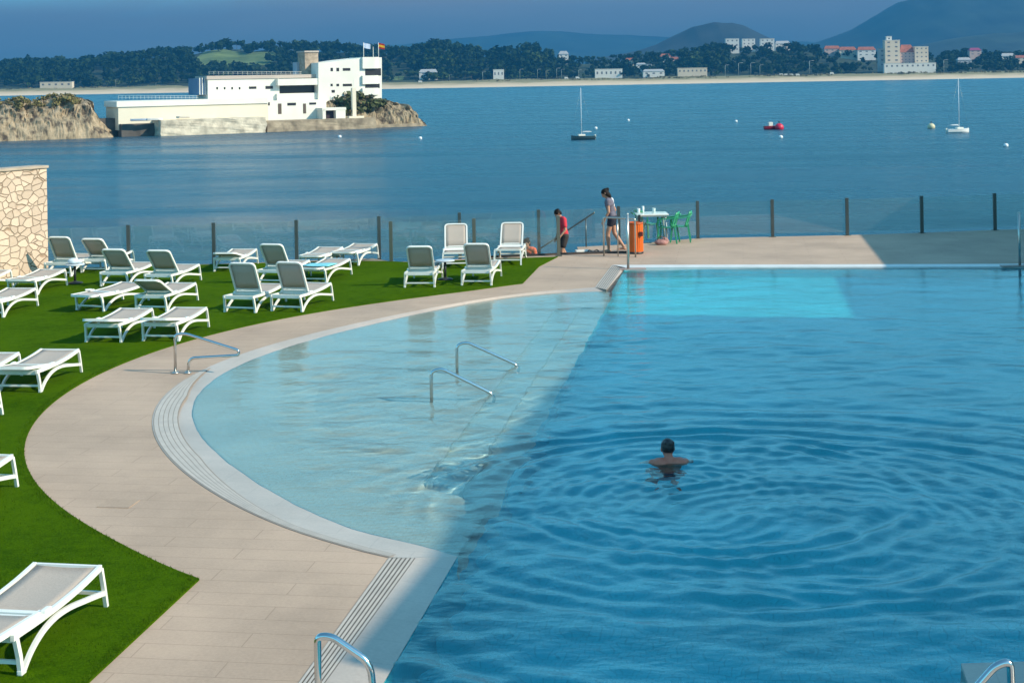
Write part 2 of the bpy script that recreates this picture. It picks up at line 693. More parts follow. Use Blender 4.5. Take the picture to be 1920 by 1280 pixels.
# the straight coping on the near side, the far corner and the far side
e0, e1 = A.copy(), A - ABd * 8
mb.strip([Vector((gr0.x, gr0.y, DECK + .004)), gr0 + grd * near_s + Vector((0, 0, .004))], [Vector((e0.x, e0.y, WATER + .006)), Vector((e1.x, e1.y, WATER + .006))], smooth=False)
mb.strip([OUT[-1] + Vector((0, 0, .005)), gr0 + Vector((0, 0, .004))], [Vector((A.x, A.y, WATER + .005)), Vector((A.x, A.y, WATER + .006))], smooth=False)
mb.strip([Vector((gr_far.x, gr_far.y, DECK + .004)), Vector((gr_far2.x, gr_far2.y, DECK + .004))], [Vector((B.x, B.y, WATER + .006)), Vector((C.x, C.y, WATER + .006))], smooth=False)
mb.strip([OUT[0] + Vector((0, 0, .005)), gr_far + Vector((0, 0, .004))], [WAT[0] + Vector((0, 0, .004)), Vector((B.x, B.y, WATER + .006))], smooth=False)
struct(mb.build('pool_coping', M_COPE))

mb = MB()
mb.strip([FAR0 + Vector((0, 0, .006)), farR + Vector((0, 0, .006))], [Vector((FW0.x, FW0.y, DECK - .004)), Vector((farWR.x, farWR.y, DECK - .004))], smooth=False)
mb.strip([Vector((FW0.x, FW0.y, DECK - .004)), Vector((farWR.x, farWR.y, DECK - .004))], [Vector((FW0.x, FW0.y, WATER - .1)), Vector((farWR.x, farWR.y, WATER - .1))], smooth=False)
struct(mb.build('pool_coping.001', mat('white_coping', (.70, .69, .67), .45, var=.06)))

# slotted drain along the coping
mb = MB()
for k in range(6):
    f0, f1 = k / 6 + .025, k / 6 + .135
    a0, a1 = gl0.lerp(gr0, f0), gl0.lerp(gr0, f1)
    b0, b1 = (gl0 + gld * near_s).lerp(gr0 + grd * near_s, f0), (gl0 + gld * near_s).lerp(gr0 + grd * near_s, f1)
    mb.slab([(0, 0), (1, 0), (1, 1), (0, 1)], Vector((0, 0, -999)), Vector((1, 0, 0)), Vector((0, 1, 0)), Vector((0, 0, 1)), .001) if False else None
    mb.strip([a0 + Vector((0, 0, .006)), b0 + Vector((0, 0, .006))], [a1 + Vector((0, 0, .006)), b1 + Vector((0, 0, .006))], smooth=False)
    c0, c1 = gl_far.lerp(gr_far, f0), gl_far.lerp(gr_far, f1)
    d0, d1 = gl_far2.lerp(gr_far2, f0), gl_far2.lerp(gr_far2, f1)
    mb.strip([c0 + Vector((0, 0, .006)), d0 + Vector((0, 0, .006))], [c1 + Vector((0, 0, .006)), d1 + Vector((0, 0, .006))], smooth=False)
# curved slots fade in round the left of the bump
for k in range(5):
    wd = .052
    S, E = [], []
    for i in range(36, 73):
        n = (OUT[i] - cc)
        n.z = 0
        n.normalize()
        wid = min(1.0, (i - 35) / 8) if i < 56 else max(.25, 1 - (i - 56) / 14)
        o = OUT[i] - n * (.024 + (k * .062) * wid)
        S.append(Vector((o.x, o.y, DECK + .0075)))
        q = o - n * .052 * wid
        E.append(Vector((q.x, q.y, DECK + .0075)))
    mb.strip(S, E, smooth=False)
struct(mb.build('drain_grating', M_GRATE))
mb = MB()
mb.strip([gl0 + Vector((0, 0, .002)), gl0 + gld * near_s + Vector((0, 0, .002))], [gr0 + Vector((0, 0, .002)), gr0 + grd * near_s + Vector((0, 0, .002))], smooth=False)
mb.strip([gl_far + Vector((0, 0, .002)), gl_far2 + Vector((0, 0, .002))], [gr_far + Vector((0, 0, .002)), gr_far2 + Vector((0, 0, .002))], smooth=False)
struct(mb.build('drain_channel', M_GAP))
mb = MB()
S, E = [], []
for i in range(36, 73):
    n = (OUT[i] - cc)
    n.z = 0
    n.normalize()
    wid = min(1.0, (i - 35) / 8) if i < 56 else max(.25, 1 - (i - 56) / 14)
    o = OUT[i] - n * .012
    S.append(Vector((o.x, o.y, DECK + .0062)))
    q = OUT[i] - n * (.03 + 5 * .062 * wid)
    E.append(Vector((q.x, q.y, DECK + .0062)))
mb.strip(S, E, smooth=False)
struct(mb.build('drain_channel.001', M_GAP2))

# floors
s1 = NL * .95
s2 = NL * .48
lo, hi = -9.0, LAB + 1.0


def along(s, off, z):
    p = A + ABd * s + off
    return Vector((p.x, p.y, z))


ZS, ZT1, ZT2, ZD = WATER - .36, WATER - .50, WATER - .66, WATER - 1.35
mb = MB()
mb.strip([along(lo, NL * 9, ZS), along(hi, NL * 9, ZS)], [along(lo, s1, ZS), along(hi, s1, ZS)], smooth=False)
struct(mb.build('pool_floor', M_SHALLOW))
mb = MB()
mb.strip([along(lo, s1, ZS), along(hi, s1, ZS)], [along(lo, s1, ZT1), along(hi, s1, ZT1)], smooth=False)
mb.strip([along(lo, s1, ZT1), along(hi, s1, ZT1)], [along(lo, s2, ZT1), along(hi, s2, ZT1)], smooth=False)
mb.strip([along(lo, s2, ZT1), along(hi, s2, ZT1)], [along(lo, s2, ZT2), along(hi, s2, ZT2)], smooth=False)
mb.strip([along(lo, s2, ZT2), along(hi, s2, ZT2)], [along(lo, NL * 0, ZT2), along(hi, NL * 0, ZT2)], smooth=False)
struct(mb.build('pool_steps', M_STEP))
mb = MB()
mb.strip([along(lo, NL * 0, ZT2), along(hi, NL * 0, ZT2)], [along(lo, NL * 0, ZD), along(hi, NL * 0, ZD)], smooth=False)
mb.strip([along(-9, NL * 0, WATER), along(0, NL * 0, WATER)], [along(-9, NL * 0, ZT2), along(0, NL * 0, ZT2)], smooth=False)
sB = (B - A).dot(ABd)
mb.strip([along(sB, NL * 0, WATER), along(hi, NL * 0, WATER)], [along(sB, NL * 0, ZT2), along(hi, NL * 0, ZT2)], smooth=False)
mb.strip([along(lo, NL * 0, ZD), along(hi, NL * 0, ZD)], [along(lo, NL * -16, ZD), along(hi, NL * -16, ZD)], smooth=False)
mb.strip([FW0 + Vector((0, 0, -.05)), farWR + Vector((0, 0, -.05))], [Vector((FW0.x, FW0.y, ZD)), Vector((farWR.x, farWR.y, ZD))], smooth=False)
rw = farWR - ABd * 28
mb.strip([farWR, Vector((rw.x, rw.y, WATER))], [Vector((farWR.x, farWR.y, ZD)), Vector((rw.x, rw.y, ZD))], smooth=False)
struct(mb.build('pool_floor.001', M_DEEP))

# the deck spur at the near right corner
sp = [G(1802, 1243), G(1818, 1290)]
spd = (sp[1] - sp[0]).normalized()
spq = [sp[0], sp[0] + Vector((9, .25, 0)), sp[0] + Vector((9, -5, 0)), sp[0] + spd * 5]
mb = MB()
mb.prism([(p.x, p.y) for p in spq], WATER - 1.2, DECK + .002)
struct(mb.build('pool_coping.002', M_COPE))

# ------------------------------------------------------------------ pool water
def water_mat():
    m, nt, N, L, b = nodes_of('pool_water')
    N.remove(b)
    out = N['Material Output']
    g = N.new('ShaderNodeNewGeometry')
    mpn = N.new('ShaderNodeMapping')
    mpn.inputs['Scale'].default_value = (1.0, 1.6, 1)
    L.new(g.outputs['Position'], mpn.inputs['Vector'])
    n = N.new('ShaderNodeTexNoise')
    n.inputs['Scale'].default_value = 7.5
    n.inputs['Detail'].default_value = 4
    L.new(mpn.outputs[0], n.inputs['Vector'])
    bp = N.new('ShaderNodeBump')
    bp.inputs['Distance'].default_value = .010
    bp.inputs['Strength'].default_value = .7
    L.new(n.outputs['Fac'], bp.inputs['Height'])
    # Schlick reflectance, the same seen from above and from below
    dt = N.new('ShaderNodeVectorMath')
    dt.operation = 'DOT_PRODUCT'
    L.new(bp.outputs['Normal'], dt.inputs[0])
    L.new(g.outputs['Incoming'], dt.inputs[1])

    def mth(op, a, b_=None):
        q = N.new('ShaderNodeMath')
        q.operation = op
        q.use_clamp = op in ('SUBTRACT',)
        for i_, v_ in enumerate((a, b_)):
            if v_ is None:
                continue
            if hasattr(v_, 'links'):
                L.new(v_, q.inputs[i_])
            else:
                q.inputs[i_].default_value = v_
        return q.outputs[0]
    ab = mth('ABSOLUTE', dt.outputs['Value'])
    pw_ = mth('POWER', mth('SUBTRACT', 1.0, ab), 5.0)
    fr = mth('ADD', mth('MULTIPLY', pw_, .98), .02)
    tr = N.new('ShaderNodeBsdfRefraction')
    tr.inputs['Color'].default_value = (.80, .975, .985, 1)
    tr.inputs['IOR'].default_value = 1.333
    tr.inputs['Roughness'].default_value = 0.0
    gl = N.new('ShaderNodeBsdfGlossy')
    gl.inputs['Roughness'].default_value = .03
    L.new(bp.outputs['Normal'], gl.inputs['Normal'])
    mx = N.new('ShaderNodeMixShader')
    L.new(fr, mx.inputs['Fac'])
    L.new(tr.outputs[0], mx.inputs[1])
    L.new(gl.outputs[0], mx.inputs[2])
    L.new(mx.outputs[0], out.inputs['Surface'])
    return m


gx = np.concatenate([np.arange(-6.2, 9.0, .045), np.arange(9.0, 14.9, .07)])
gy = np.concatenate([np.arange(7.0, 19.0, .045), np.arange(19.0, 26.0, .07), np.arange(26.0, 34.5, .1)])
XX, YY = np.meshgrid(gx, gy)
rng = np.random.RandomState(5)
H = np.zeros_like(XX)
for i in range(64):
    lam = rng.choice([.22, .3, .4, .55, .8, 1.2]) * rng.uniform(.85, 1.15)
    # crests run mostly across the view, as if blown from the sea
    ang = math.radians(90 + rng.normal(0, 32))
    k = 2 * math.pi / lam
    slope = .019 * rng.uniform(.5, 1.3)
    a = slope / k
    ph = rng.uniform(0, 6.28)
    env = .5 + .5 * np.sin(XX * rng.uniform(.3, .9) + YY * rng.uniform(.3, .9) + rng.uniform(0, 6.28))
    H += a * env * np.sin(k * (XX * math.cos(ang) + YY * math.sin(ang)) + ph)
S0 = G(1254, 866, WATER)
Hr = np.zeros_like(H)
wx = .10 * np.sin(2.1 * XX + 1.3 * YY) + .07 * np.sin(-1.4 * XX + 3.1 * YY + 1) + .05 * np.sin(5.3 * XX + .8 * YY + 2)
for (cx, cy_, r0, lam, wid, slope) in ((S0.x, S0.y - .2, .75, .30, .35, .10), (1.9, 16.25, 2.25, .38, .50, .125), (2.0, 15.6, 3.0, .34, .45, .085), (2.3, 14.6, 4.3, .50, .7, .075), (2.6, 13.6, 6.2, .62, .9, .05), (1.6, 15.8, 1.3, .21, .6, .09), (2.9, 14.8, 1.6, .22, .8, .08), (3.6, 15.4, 2.6, .27, .6, .06)):
    rr = np.hypot(XX - cx, YY - cy_) + .45 * wx
    th_ = np.arctan2(YY - cy_, XX - cx)
    wob = .95 + .22 * np.sin(2 * th_ + cx * 5) + .13 * np.sin(5 * th_ + lam * 40) + .08 * np.sin(9 * th_ + r0 * 3)
    k = 2 * math.pi / lam
    Hr += 2.1 * slope / k * wob * np.exp(-((rr - r0) / wid) ** 2) * np.sin(k * (rr - r0))
# the shallow end and the far end are calmer
left = (XX - (A.x + (YY - A.y) * ABd.x / ABd.y)) < 0
_d = (XX - A.x) * NL.x + (YY - A.y) * NL.y
H *= np.clip(1 - .15 * np.clip((_d + .4) / 1.6, 0, 1), .5, 1)
Hr *= np.clip(1 - .66 * np.clip((_d + .8) / 1.8, 0, 1), .18, 1)
H += Hr
H *= np.clip(1 - (YY - 25) / 6, .35, 1)
_wt = np.unwrap([math.atan2(p.y - CEN[1], p.x - CEN[0]) for p in WAT])
_wr = [math.hypot(p.x - CEN[0], p.y - CEN[1]) for p in WAT]
_th = np.arctan2(YY - CEN[1], XX - CEN[0])
_th = np.where(_th < 0, _th + 2 * math.pi, _th)
_o = np.argsort(_wt)
_edge = np.interp(_th, np.array(_wt)[_o], np.array(_wr)[_o]) - np.hypot(XX - CEN[0], YY - CEN[1])
H *= np.where(left, np.clip(_edge / 1.2, .08, 1), 1)
ny, nx = XX.shape
verts = np.stack([XX.ravel(), YY.ravel(), (WATER + H).ravel()], 1)
idx = np.arange(nx * ny).reshape(ny, nx)
faces = np.stack([idx[:-1, :-1].ravel(), idx[:-1, 1:].ravel(), idx[1:, 1:].ravel(), idx[1:, :-1].ravel()], 1)
me = D.meshes.new('pool_water')
me.from_pydata(verts.tolist(), [], faces.tolist())
me.polygons.foreach_set('use_smooth', [True] * len(me.polygons))
me.materials.append(water_mat())
pw = D.objects.new('pool_water', me)
COL.objects.link(pw)
struct(pw)
# sunlight is focused through the real ripples onto the pool floor
pw.cycles.is_caustics_caster = True
sl.cycles.is_caustics_light = True
for n_ in ('pool_floor', 'pool_floor.001', 'pool_steps', 'pool_coping', 'pool_beach'):
    D.objects[n_].cycles.is_caustics_receiver = True

# ------------------------------------------------------------------ stairs down to the beach
mb = MB()
for k in range(12):
    x1 = 1.62 - .24 * k
    mb.box((x1 - .12, 38.25, DECK - .2 * (k + 1) - 1.0), (.24, 1.65, 2.0))
struct(mb.build('stairs', mat('stair_concrete', (.40, .35, .31), .85, var=.15, vscale=2)))

mb = MB()
for (x0, y0, x1, y1) in ((-.9, 36.99, 1.15, 37.39), (1.15, 37.39, 2.95, 37.52)):
    a, b = Vector((x0, y0, 0)), Vector((x1, y1, 0))
    c = (a + b) / 2
    mb.box((c.x, c.y, DECK + .022), ((b - a).length, .06, .05), Matrix.Rotation(math.atan2(b.y - a.y, b.x - a.x), 3, 'Z'))
struct(mb.build('stair_edge', mat('dark_edge_strip', (.06, .045, .04), .7)))

# ------------------------------------------------------------------ sea
def sea_mat():
    m, nt, N, L, b = nodes_of('sea_water')
    g = N.new('ShaderNodeNewGeometry')
    b.inputs['Base Color'].default_value = (.018, .09, .15, 1)
    b.inputs['Specular IOR Level'].default_value = .21
    b.inputs['IOR'].default_value = 1.333
    mp1 = N.new('ShaderNodeMapping')
    mp1.inputs['Scale'].default_value = (.16, .05, 1)
    L.new(g.outputs['Position'], mp1.inputs['Vector'])
    st = N.new('ShaderNodeTexNoise')
    st.inputs['Scale'].default_value = .12
    st.inputs['Detail'].default_value = 6
    st.inputs['Roughness'].default_value = .6
    mp1.inputs['Scale'].default_value = (.09, .5, 1)
    L.new(mp1.outputs[0], st.inputs['Vector'])
    rr = N.new('ShaderNodeMapRange')
    rr.inputs['From Min'].default_value = .35
    rr.inputs['From Max'].default_value = .65
    rr.inputs['To Min'].default_value = .16
    rr.inputs['To Max'].default_value = .34
    L.new(st.outputs['Fac'], rr.inputs['Value'])
    L.new(rr.outputs[0], b.inputs['Roughness'])
    hs = None
    for sc, dist, sx, dt_, rg in ((.07, 3.4, .45, 9, .72), (.55, .55, .7, 6, .65), (3.0, .10, .75, 4, .6)):
        mpn = N.new('ShaderNodeMapping')
        mpn.inputs['Scale'].default_value = (sx, 1, 1)
        mpn.inputs['Rotation'].default_value = (0, 0, .15)
        L.new(g.outputs['Position'], mpn.inputs['Vector'])
        n = N.new('ShaderNodeTexNoise')
        n.inputs['Scale'].default_value = sc
        n.inputs['Detail'].default_value = dt_
        n.inputs['Roughness'].default_value = rg
        L.new(mpn.outputs[0], n.inputs['Vector'])
        bp = N.new('ShaderNodeBump')
        bp.inputs['Distance'].default_value = dist
        bp.inputs['Strength'].default_value = .8
        L.new(n.outputs['Fac'], bp.inputs['Height'])
        if hs:
            L.new(hs.outputs['Normal'], bp.inputs['Normal'])
        hs = bp
    L.new(hs.outputs['Normal'], b.inputs['Normal'])
    return m


mb = MB()
for x0, x1 in ((-3700, -600), (-600, 600), (600, 3700)):
    for y0, y1 in ((25, 400), (400, 1900), (1900, 8880)):
        mb.face([(x0, y0, 0), (x1, y0, 0), (x1, y1, 0), (x0, y1, 0)])
bmesh.ops.remove_doubles(mb.bm, verts=mb.bm.verts[:], dist=.01)
struct(mb.build('sea', sea_mat()))

# ------------------------------------------------------------------ beach, hills, mountains
def fbm(x, y, z=0.0, o=4):
    return noise.fractal(Vector((x, y, z)), 1.0, 2.0, o)


def grid(name, xs, ys, fz, m):
    verts = [(x, y, fz(x, y)) for y in ys for x in xs]
    n = len(xs)
    faces = [(j * n + i, j * n + i + 1, (j + 1) * n + i + 1, (j + 1) * n + i) for j in range(len(ys) - 1) for i in range(n - 1)]
    me = D.meshes.new(name)
    me.from_pydata(verts, [], faces)
    me.polygons.foreach_set('use_smooth', [True] * len(me.polygons))
    me.materials.append(m)
    o = D.objects.new(name, me)
    COL.objects.link(o)
    return struct(o)


def sand_z(x, y):
    t = (y - 1800) / 150
    base = np.interp(y, [1700, 1796, 1812, 1870, 1935, 1975, 2080], [-3, -.2, .6, 2.6, 6.0, 7.6, 7.0])
    return float(base) + (max(0, t - .45) * 2.4 * fbm(x * .02, y * .03, 3) if y > 1840 else .06 * fbm(x * .05, y * .05))


def sand_mat():
    m, nt, N, L, b = nodes_of('sand')
    g = N.new('ShaderNodeNewGeometry')
    sp_ = N.new('ShaderNodeSeparateXYZ')
    L.new(g.outputs['Position'], sp_.inputs[0])
    mpn = N.new('ShaderNodeMapping')
    mpn.inputs['Scale'].default_value = (.02, .03, .4)
    L.new(g.outputs['Position'], mpn.inputs['Vector'])
    n = N.new('ShaderNodeTexNoise')
    n.inputs['Scale'].default_value = 2.0
    n.inputs['Detail'].default_value = 7
    L.new(mpn.outputs[0], n.inputs['Vector'])
    ad = N.new('ShaderNodeMath')
    ad.operation = 'MULTIPLY_ADD'
    L.new(n.outputs['Fac'], ad.inputs[0])
    ad.inputs[1].default_value = 7.0
    L.new(sp_.outputs['Z'], ad.inputs[2])
    r = N.new('ShaderNodeValToRGB')
    e = r.color_ramp.elements
    e[0].position, e[0].color = .0, (.62, .50, .36, 1)
    e[1].position, e[1].color = 1.0, (.17, .16, .06, 1)
    for p_, c_ in ((.30, (.80, .61, .41, 1)), (.52, (.66, .49, .30, 1)), (.66, (.30, .25, .11, 1))):
        x_ = e.new(p_)
        x_.color = c_
    dv = N.new('ShaderNodeMath')
    dv.operation = 'DIVIDE'
    L.new(ad.outputs[0], dv.inputs[0])
    dv.inputs[1].default_value = 13.5
    L.new(dv.outputs[0], r.inputs['Fac'])
    L.new(r.outputs[0], b.inputs['Base Color'])
    b.inputs['Roughness'].default_value = .95
    return m


xs = list(np.linspace(-1000, 1000, 260))
grid('beach', xs, [1700, 1790, 1800, 1806, 1815, 1830, 1850, 1870, 1890, 1905, 1920, 1930, 1940, 1950, 1960, 1975, 1990, 2080], sand_z, sand_mat())

SKY_PX = [(-120, 118), (0, 116), (60, 113), (120, 111), (170, 107), (210, 102), (250, 101), (300, 91), (330, 89), (350, 92), (400, 80), (430, 75), (470, 82), (500, 79), (540, 79), (600, 83), (680, 85), (740, 87), (790, 84), (820, 77), (860, 83), (900, 94), (950, 90), (1005, 84), (1030, 99), (1060, 103), (1100, 105), (1160, 100), (1200, 95), (1260, 93), (1300, 85), (1345, 78), (1370, 86), (1400, 82), (1440, 80), (1490, 78), (1530, 84), (1570, 91), (1620, 93), (1680, 88), (1760, 95), (1800, 90), (1840, 94), (1900, 95), (2040, 96)]
YR = 2350.0
_sk = [P(px, py, YR) for px, py in SKY_PX]
_skx, _skz = [p.x for p in _sk], [p.z for p in _sk]


def hill_z(x, y):
    top = float(np.interp(x, _skx, _skz)) - 13.0
    t = min(1, max(0, (y - 1985) / 360))
    t = t * t * (3 - 2 * t)
    back = min(1, max(0, (y - 2420) / 500))
    z = 7.0 + (top - 7.0) * t + 1.5 * fbm(x * .01, y * .01)
    return z * (1 - back) + 4 * back


xs = list(np.linspace(-1050, 1050, 200))
M_FIELD = mat('wood_floor', (.022, .038, .012), .95, var=.3, vscale=.02, col2=(.035, .055, .018))
grid('hills', xs, [1978, 1990, 2010, 2035, 2060, 2090, 2120, 2160, 2200, 2240, 2280, 2320, 2360, 2420, 2520, 2700, 2920], hill_z, M_FIELD)


def meadow_z(x, y):
    return hill_z(x, y) + .5


for k_, (fx0, fx1, fy0, fy1) in enumerate(((362, 470, 2150, 2290), (455, 512, 2170, 2290), (720, 770, 2040, 2075))):
    m0, m1 = (fx0 - 960) * 2200 / FPX, (fx1 - 960) * 2200 / FPX
    grid('meadow', list(np.linspace(m0, m1, 30)), list(np.linspace(fy0, fy1, 24)), meadow_z, mat('meadow', (.10, .17, .04), .95, var=.35, vscale=.03, col2=(.17, .23, .07)))


def mountain(prof, Y, depth, m, seed, base=0.0, rough=.16):
    pts = [P(px, py, Y) for px, py in prof]
    px_, pz_ = [p.x for p in pts], [p.z for p in pts]
    xs = list(np.linspace(px_[0], px_[-1], 150))
    ts = np.linspace(0, 1.35, 26)

    def fz(x, y):
        t = (y - (Y - depth)) / depth
        h = float(np.interp(x, px_, pz_))
        s = t ** 1.15 if t < 1 else max(0, 1 - (t - 1) * 1.5)
        rid = 1 - abs(fbm(x / depth * 2.4 + seed, t * 1.3, seed, 5))
        wgt = max(0.0, 1 - abs(t - 1) * 0) * (t * (1.0 - t) * 4 if t < 1 else 0)
        z = base + (h - base) * s * (1 - rough * wgt * (1.1 - rid) * 1.6)
        return z + (h * .025 * fbm(x / depth * 9, seed, t * 5) if t > .2 else 0)
    return grid('hills', xs, [Y - depth + depth * t for t in ts], fz, m)


M_MTN = mat('mountain_scrub', (.022, .035, .020), .95, var=.5, vscale=.006)
M_MTN2 = mat('mountain_bare', (.018, .030, .026), .95, var=.5, vscale=.009, col2=(.035, .042, .038))
mountain([(1400, 100), (1470, 95), (1500, 88), (1540, 76), (1600, 52), (1640, 27), (1690, 0), (1750, -18), (1850, -26), (1990, -28), (2150, -15), (2300, 20)], 6400, 1700, M_MTN, 1.3)
mountain([(1560, 104), (1640, 95), (1700, 87), (1760, 76), (1830, 64), (1920, 56), (2000, 52), (2150, 60), (2300, 80)], 4600, 900, M_MTN, 4.1)
mountain([(1100, 112), (1180, 96), (1230, 82), (1270, 62), (1300, 46), (1340, 37), (1370, 38), (1395, 46), (1420, 58), (1450, 74), (1500, 92), (1560, 108)], 4300, 900, M_MTN2, 2.2)
mountain([(-260, 116), (0, 114), (250, 110), (420, 104), (560, 96), (700, 86), (850, 70), (900, 66), (950, 61), (1000, 56), (1030, 54), (1060, 57), (1100, 62), (1160, 62), (1250, 66), (1400, 72), (1600, 80), (1800, 90)], 8300, 1500, M_MTN, 7.7)

# ------------------------------------------------------------------ air
def haze():
    m = D.materials.new('haze_air')
    m.use_nodes = True
    N, L = m.node_tree.nodes, m.node_tree.links
    N.remove(N['Principled BSDF'])
    v = N.new('ShaderNodeVolumePrincipled')
    v.inputs['Color'].default_value = (.045, .29, .59, 1)
    v.inputs['Density'].default_value = HAZE
    v.inputs['Anisotropy'].default_value = 0.0
    L.new(v.outputs[0], N['Material Output'].inputs['Volume'])
    mb = MB()
    mb.box((0, 4420, 212), (7600, 9000, 428))
    o = mb.build('haze', m)
    o.display_type = 'WIRE'
    o['kind'] = 'stuff'


HAZE = 1.5e-4
haze()

# ------------------------------------------------------------------ the clubhouse beside the pool (it stands right of the picture and shades the pool)
M_PLASTER = mat('white_plaster', (.72, .68, .60), .85, var=.06, vscale=.4, bump=.004, bscale=18)
M_WIN = mat('dark_window', (.02, .025, .03), .08, spec=.6)
club = empty('clubhouse', (14, 16, DECK))
tag(club, 'white clubhouse with flat roof and dark windows beside the pool', 'building')


def rel(o, root):
    o.parent = root
    o.matrix_parent_inverse = Matrix.Translation(root.location).inverted()
    return o


mb = MB()
mb.prism([(10.55, 7.0), (24, 5.0), (26.4, 22.6), (14.75, 24.8)], DECK + .0, DECK + 8.0)
rel(mb.build('wall', M_PLASTER), club)
mb = MB()
mb.prism([(14.2, 24.9), (26.4, 22.8), (29, 42), (16.7, 42)], DECK + .0, DECK + 4.5)
rel(mb.build('side_wing', M_PLASTER), club)
wd = Vector((3.1, 16.0, 0)).normalized()
for k in range(5):
    for fl in range(2):
        p = Vector((10.55, 7.0, 0)) + wd * (2.0 + 2.9 * k)
        mb = MB()
        mb.box((p.x + .02, p.y, DECK + 1.9 + 3.4 * fl), (.12, 1.5, 1.6), Matrix.Rotation(-math.atan2(wd.x, wd.y), 3, 'Z'))
        rel(mb.build('window', M_WIN), club)

# ------------------------------------------------------------------ sun loungers
M_WHITE = mat('white_resin', (.80, .79, .74), .38, var=.03, vscale=5)
M_SLING = mat('taupe_sling', (.44, .37, .315), .8, var=.08, vscale=60, bump=.001, bscale=220)
BACK_OBJ = []


def sling_sheet(xa, pts, thick=.006, sag=.012):
    """woven sling between two rails: pts are (y,z) along the length"""
    mb = MB()
    cols = 7
    top = []
    for (y, z) in pts:
        row = []
        for i in range(cols):
            x = -xa + 2 * xa * i / (cols - 1)
            row.append(Vector((x, y, z - sag * (1 - (x / xa) ** 2))))
        top.append(row)
    for r0, r1 in zip(top, top[1:]):
        for i in range(cols - 1):
            f = mb.face([r0[i], r0[i + 1], r1[i + 1], r1[i]])
    bmesh.ops.remove_doubles(mb.bm, verts=mb.bm.verts[:], dist=.0005)
    for f in mb.bm.faces:
        f.smooth = True
    bmesh.ops.solidify(mb.bm, geom=mb.bm.faces[:], thickness=thick)
    return mb


def make_lounger():
    root = empty('sun_lounger')
    mb = MB()
    for sx in (-1, 1):
        rail = catmull([(.30 * sx, -.70, .335), (.30 * sx, -.60, .335), (.30 * sx, -.25, .325), (.30 * sx, .15, .325), (.30 * sx, .55, .345), (.30 * sx, .93, .385)], 5)
        mb.tube(rail, .0, flat=(.032, .052))
        mb.box((.30 * sx, -.12, .345), (.05, .12, .07), bevel=.01)
    mb.box((0, -.66, .325), (.57, .040, .075), bevel=.008)
    mb.box((0, -.17, .315), (.57, .04, .035))
    mb.box((0, .925, .383), (.57, .034, .040))
    mb.build('frame', M_WHITE, root)
    for sx in (-1, 1):
        mb = MB()
        x = .315 * sx
        mb.tube([(.305 * sx, -.655, .32), (x, -.62, .16), (x + .004 * sx, -.60, .02)], 0, flat=(.034, .050))
        mb.box((x + .004 * sx, -.59, .022), (.045, .085, .045), bevel=.01)
        o = mb.build('rear_leg', M_WHITE, root)
        mb = MB()
        mb.tube([(.305 * sx, .925, .375), (x, .955, .2), (x + .004 * sx, .995, .0)], 0, flat=(.034, .036))
        mb.build('front_leg', M_WHITE, root)
        mb = MB()
        arch = catmull([(x, .965, .135), (x, .80, .165), (x, .55, .205), (x, .28, .245), (x, .02, .255), (x, -.22, .215), (x, -.42, .125), (x, -.55, .02)], 4)
        mb.tube(arch, 0, flat=(.030, .044))
        mb.build('arch', M_WHITE, root)
    for (y_, z_) in ((-.605, .105), (.965, .135)):
        mb = MB()
        mb.box((0, y_, z_), (.60, .027, .031))
        mb.build('stretcher', M_WHITE, root)
    sling_sheet(.278, [(-.15, .335), (.05, .335), (.3, .343), (.55, .355), (.75, .372), (.915, .392)]).build('seat', M_SLING, root)
    # backrest: drawn lying flat from the hinge (y=0) to the head (y=-.76), then tilted
    hinge = Vector((0, -.15, .345))
    b = MB()
    U = bend([(-.262, .02, 0), (-.262, -.76, 0), (.262, -.76, 0), (.262, .02, 0)], .09, 5)
    b.tube(U, 0, flat=(.034, .046))
    b.box((0, -.02, 0), (.50, .075, .028))
    b.box((0, -.10, -.004), (.50, .03, .022))
    back = b.build('backrest', M_WHITE, root)
    back.location = hinge
    s = sling_sheet(.248, [(-.10, .004), (-.3, .004), (-.5, .004), (-.745, .004)], sag=.008).build('back_sling', M_SLING, back)
    return root


LOUNGE = make_lounger()
BACKSLOT = {}


def place_lounger(px, py, foot, yaw, backdeg, label, first=[True]):
    if first[0]:
        o = LOUNGE
        first[0] = False
    else:
        o = copy_tree(LOUNGE)
    lx, ly = {'RL': (-.32, -.6), 'RR': (.32, -.6), 'FR': (.32, .99), 'FL': (-.32, .99)}[foot]
    g = G(px, py, DECK + .018)
    rz = -R(yaw)
    off = Matrix.Rotation(rz, 3, 'Z') @ Vector((lx, ly * .92, 0))
    o.scale = (1, .92, .92)
    o.location = g - off
    o.rotation_euler = (0, 0, rz)
    for ch in D.objects:
        if ch.parent == o and ch.name.startswith('backrest'):
            ch.rotation_euler = (-R(backdeg + (5 if backdeg > 35 else 0)), 0, 0)
    tag(o, label, 'sun lounger', 'white sun loungers on the lawn')
    return o


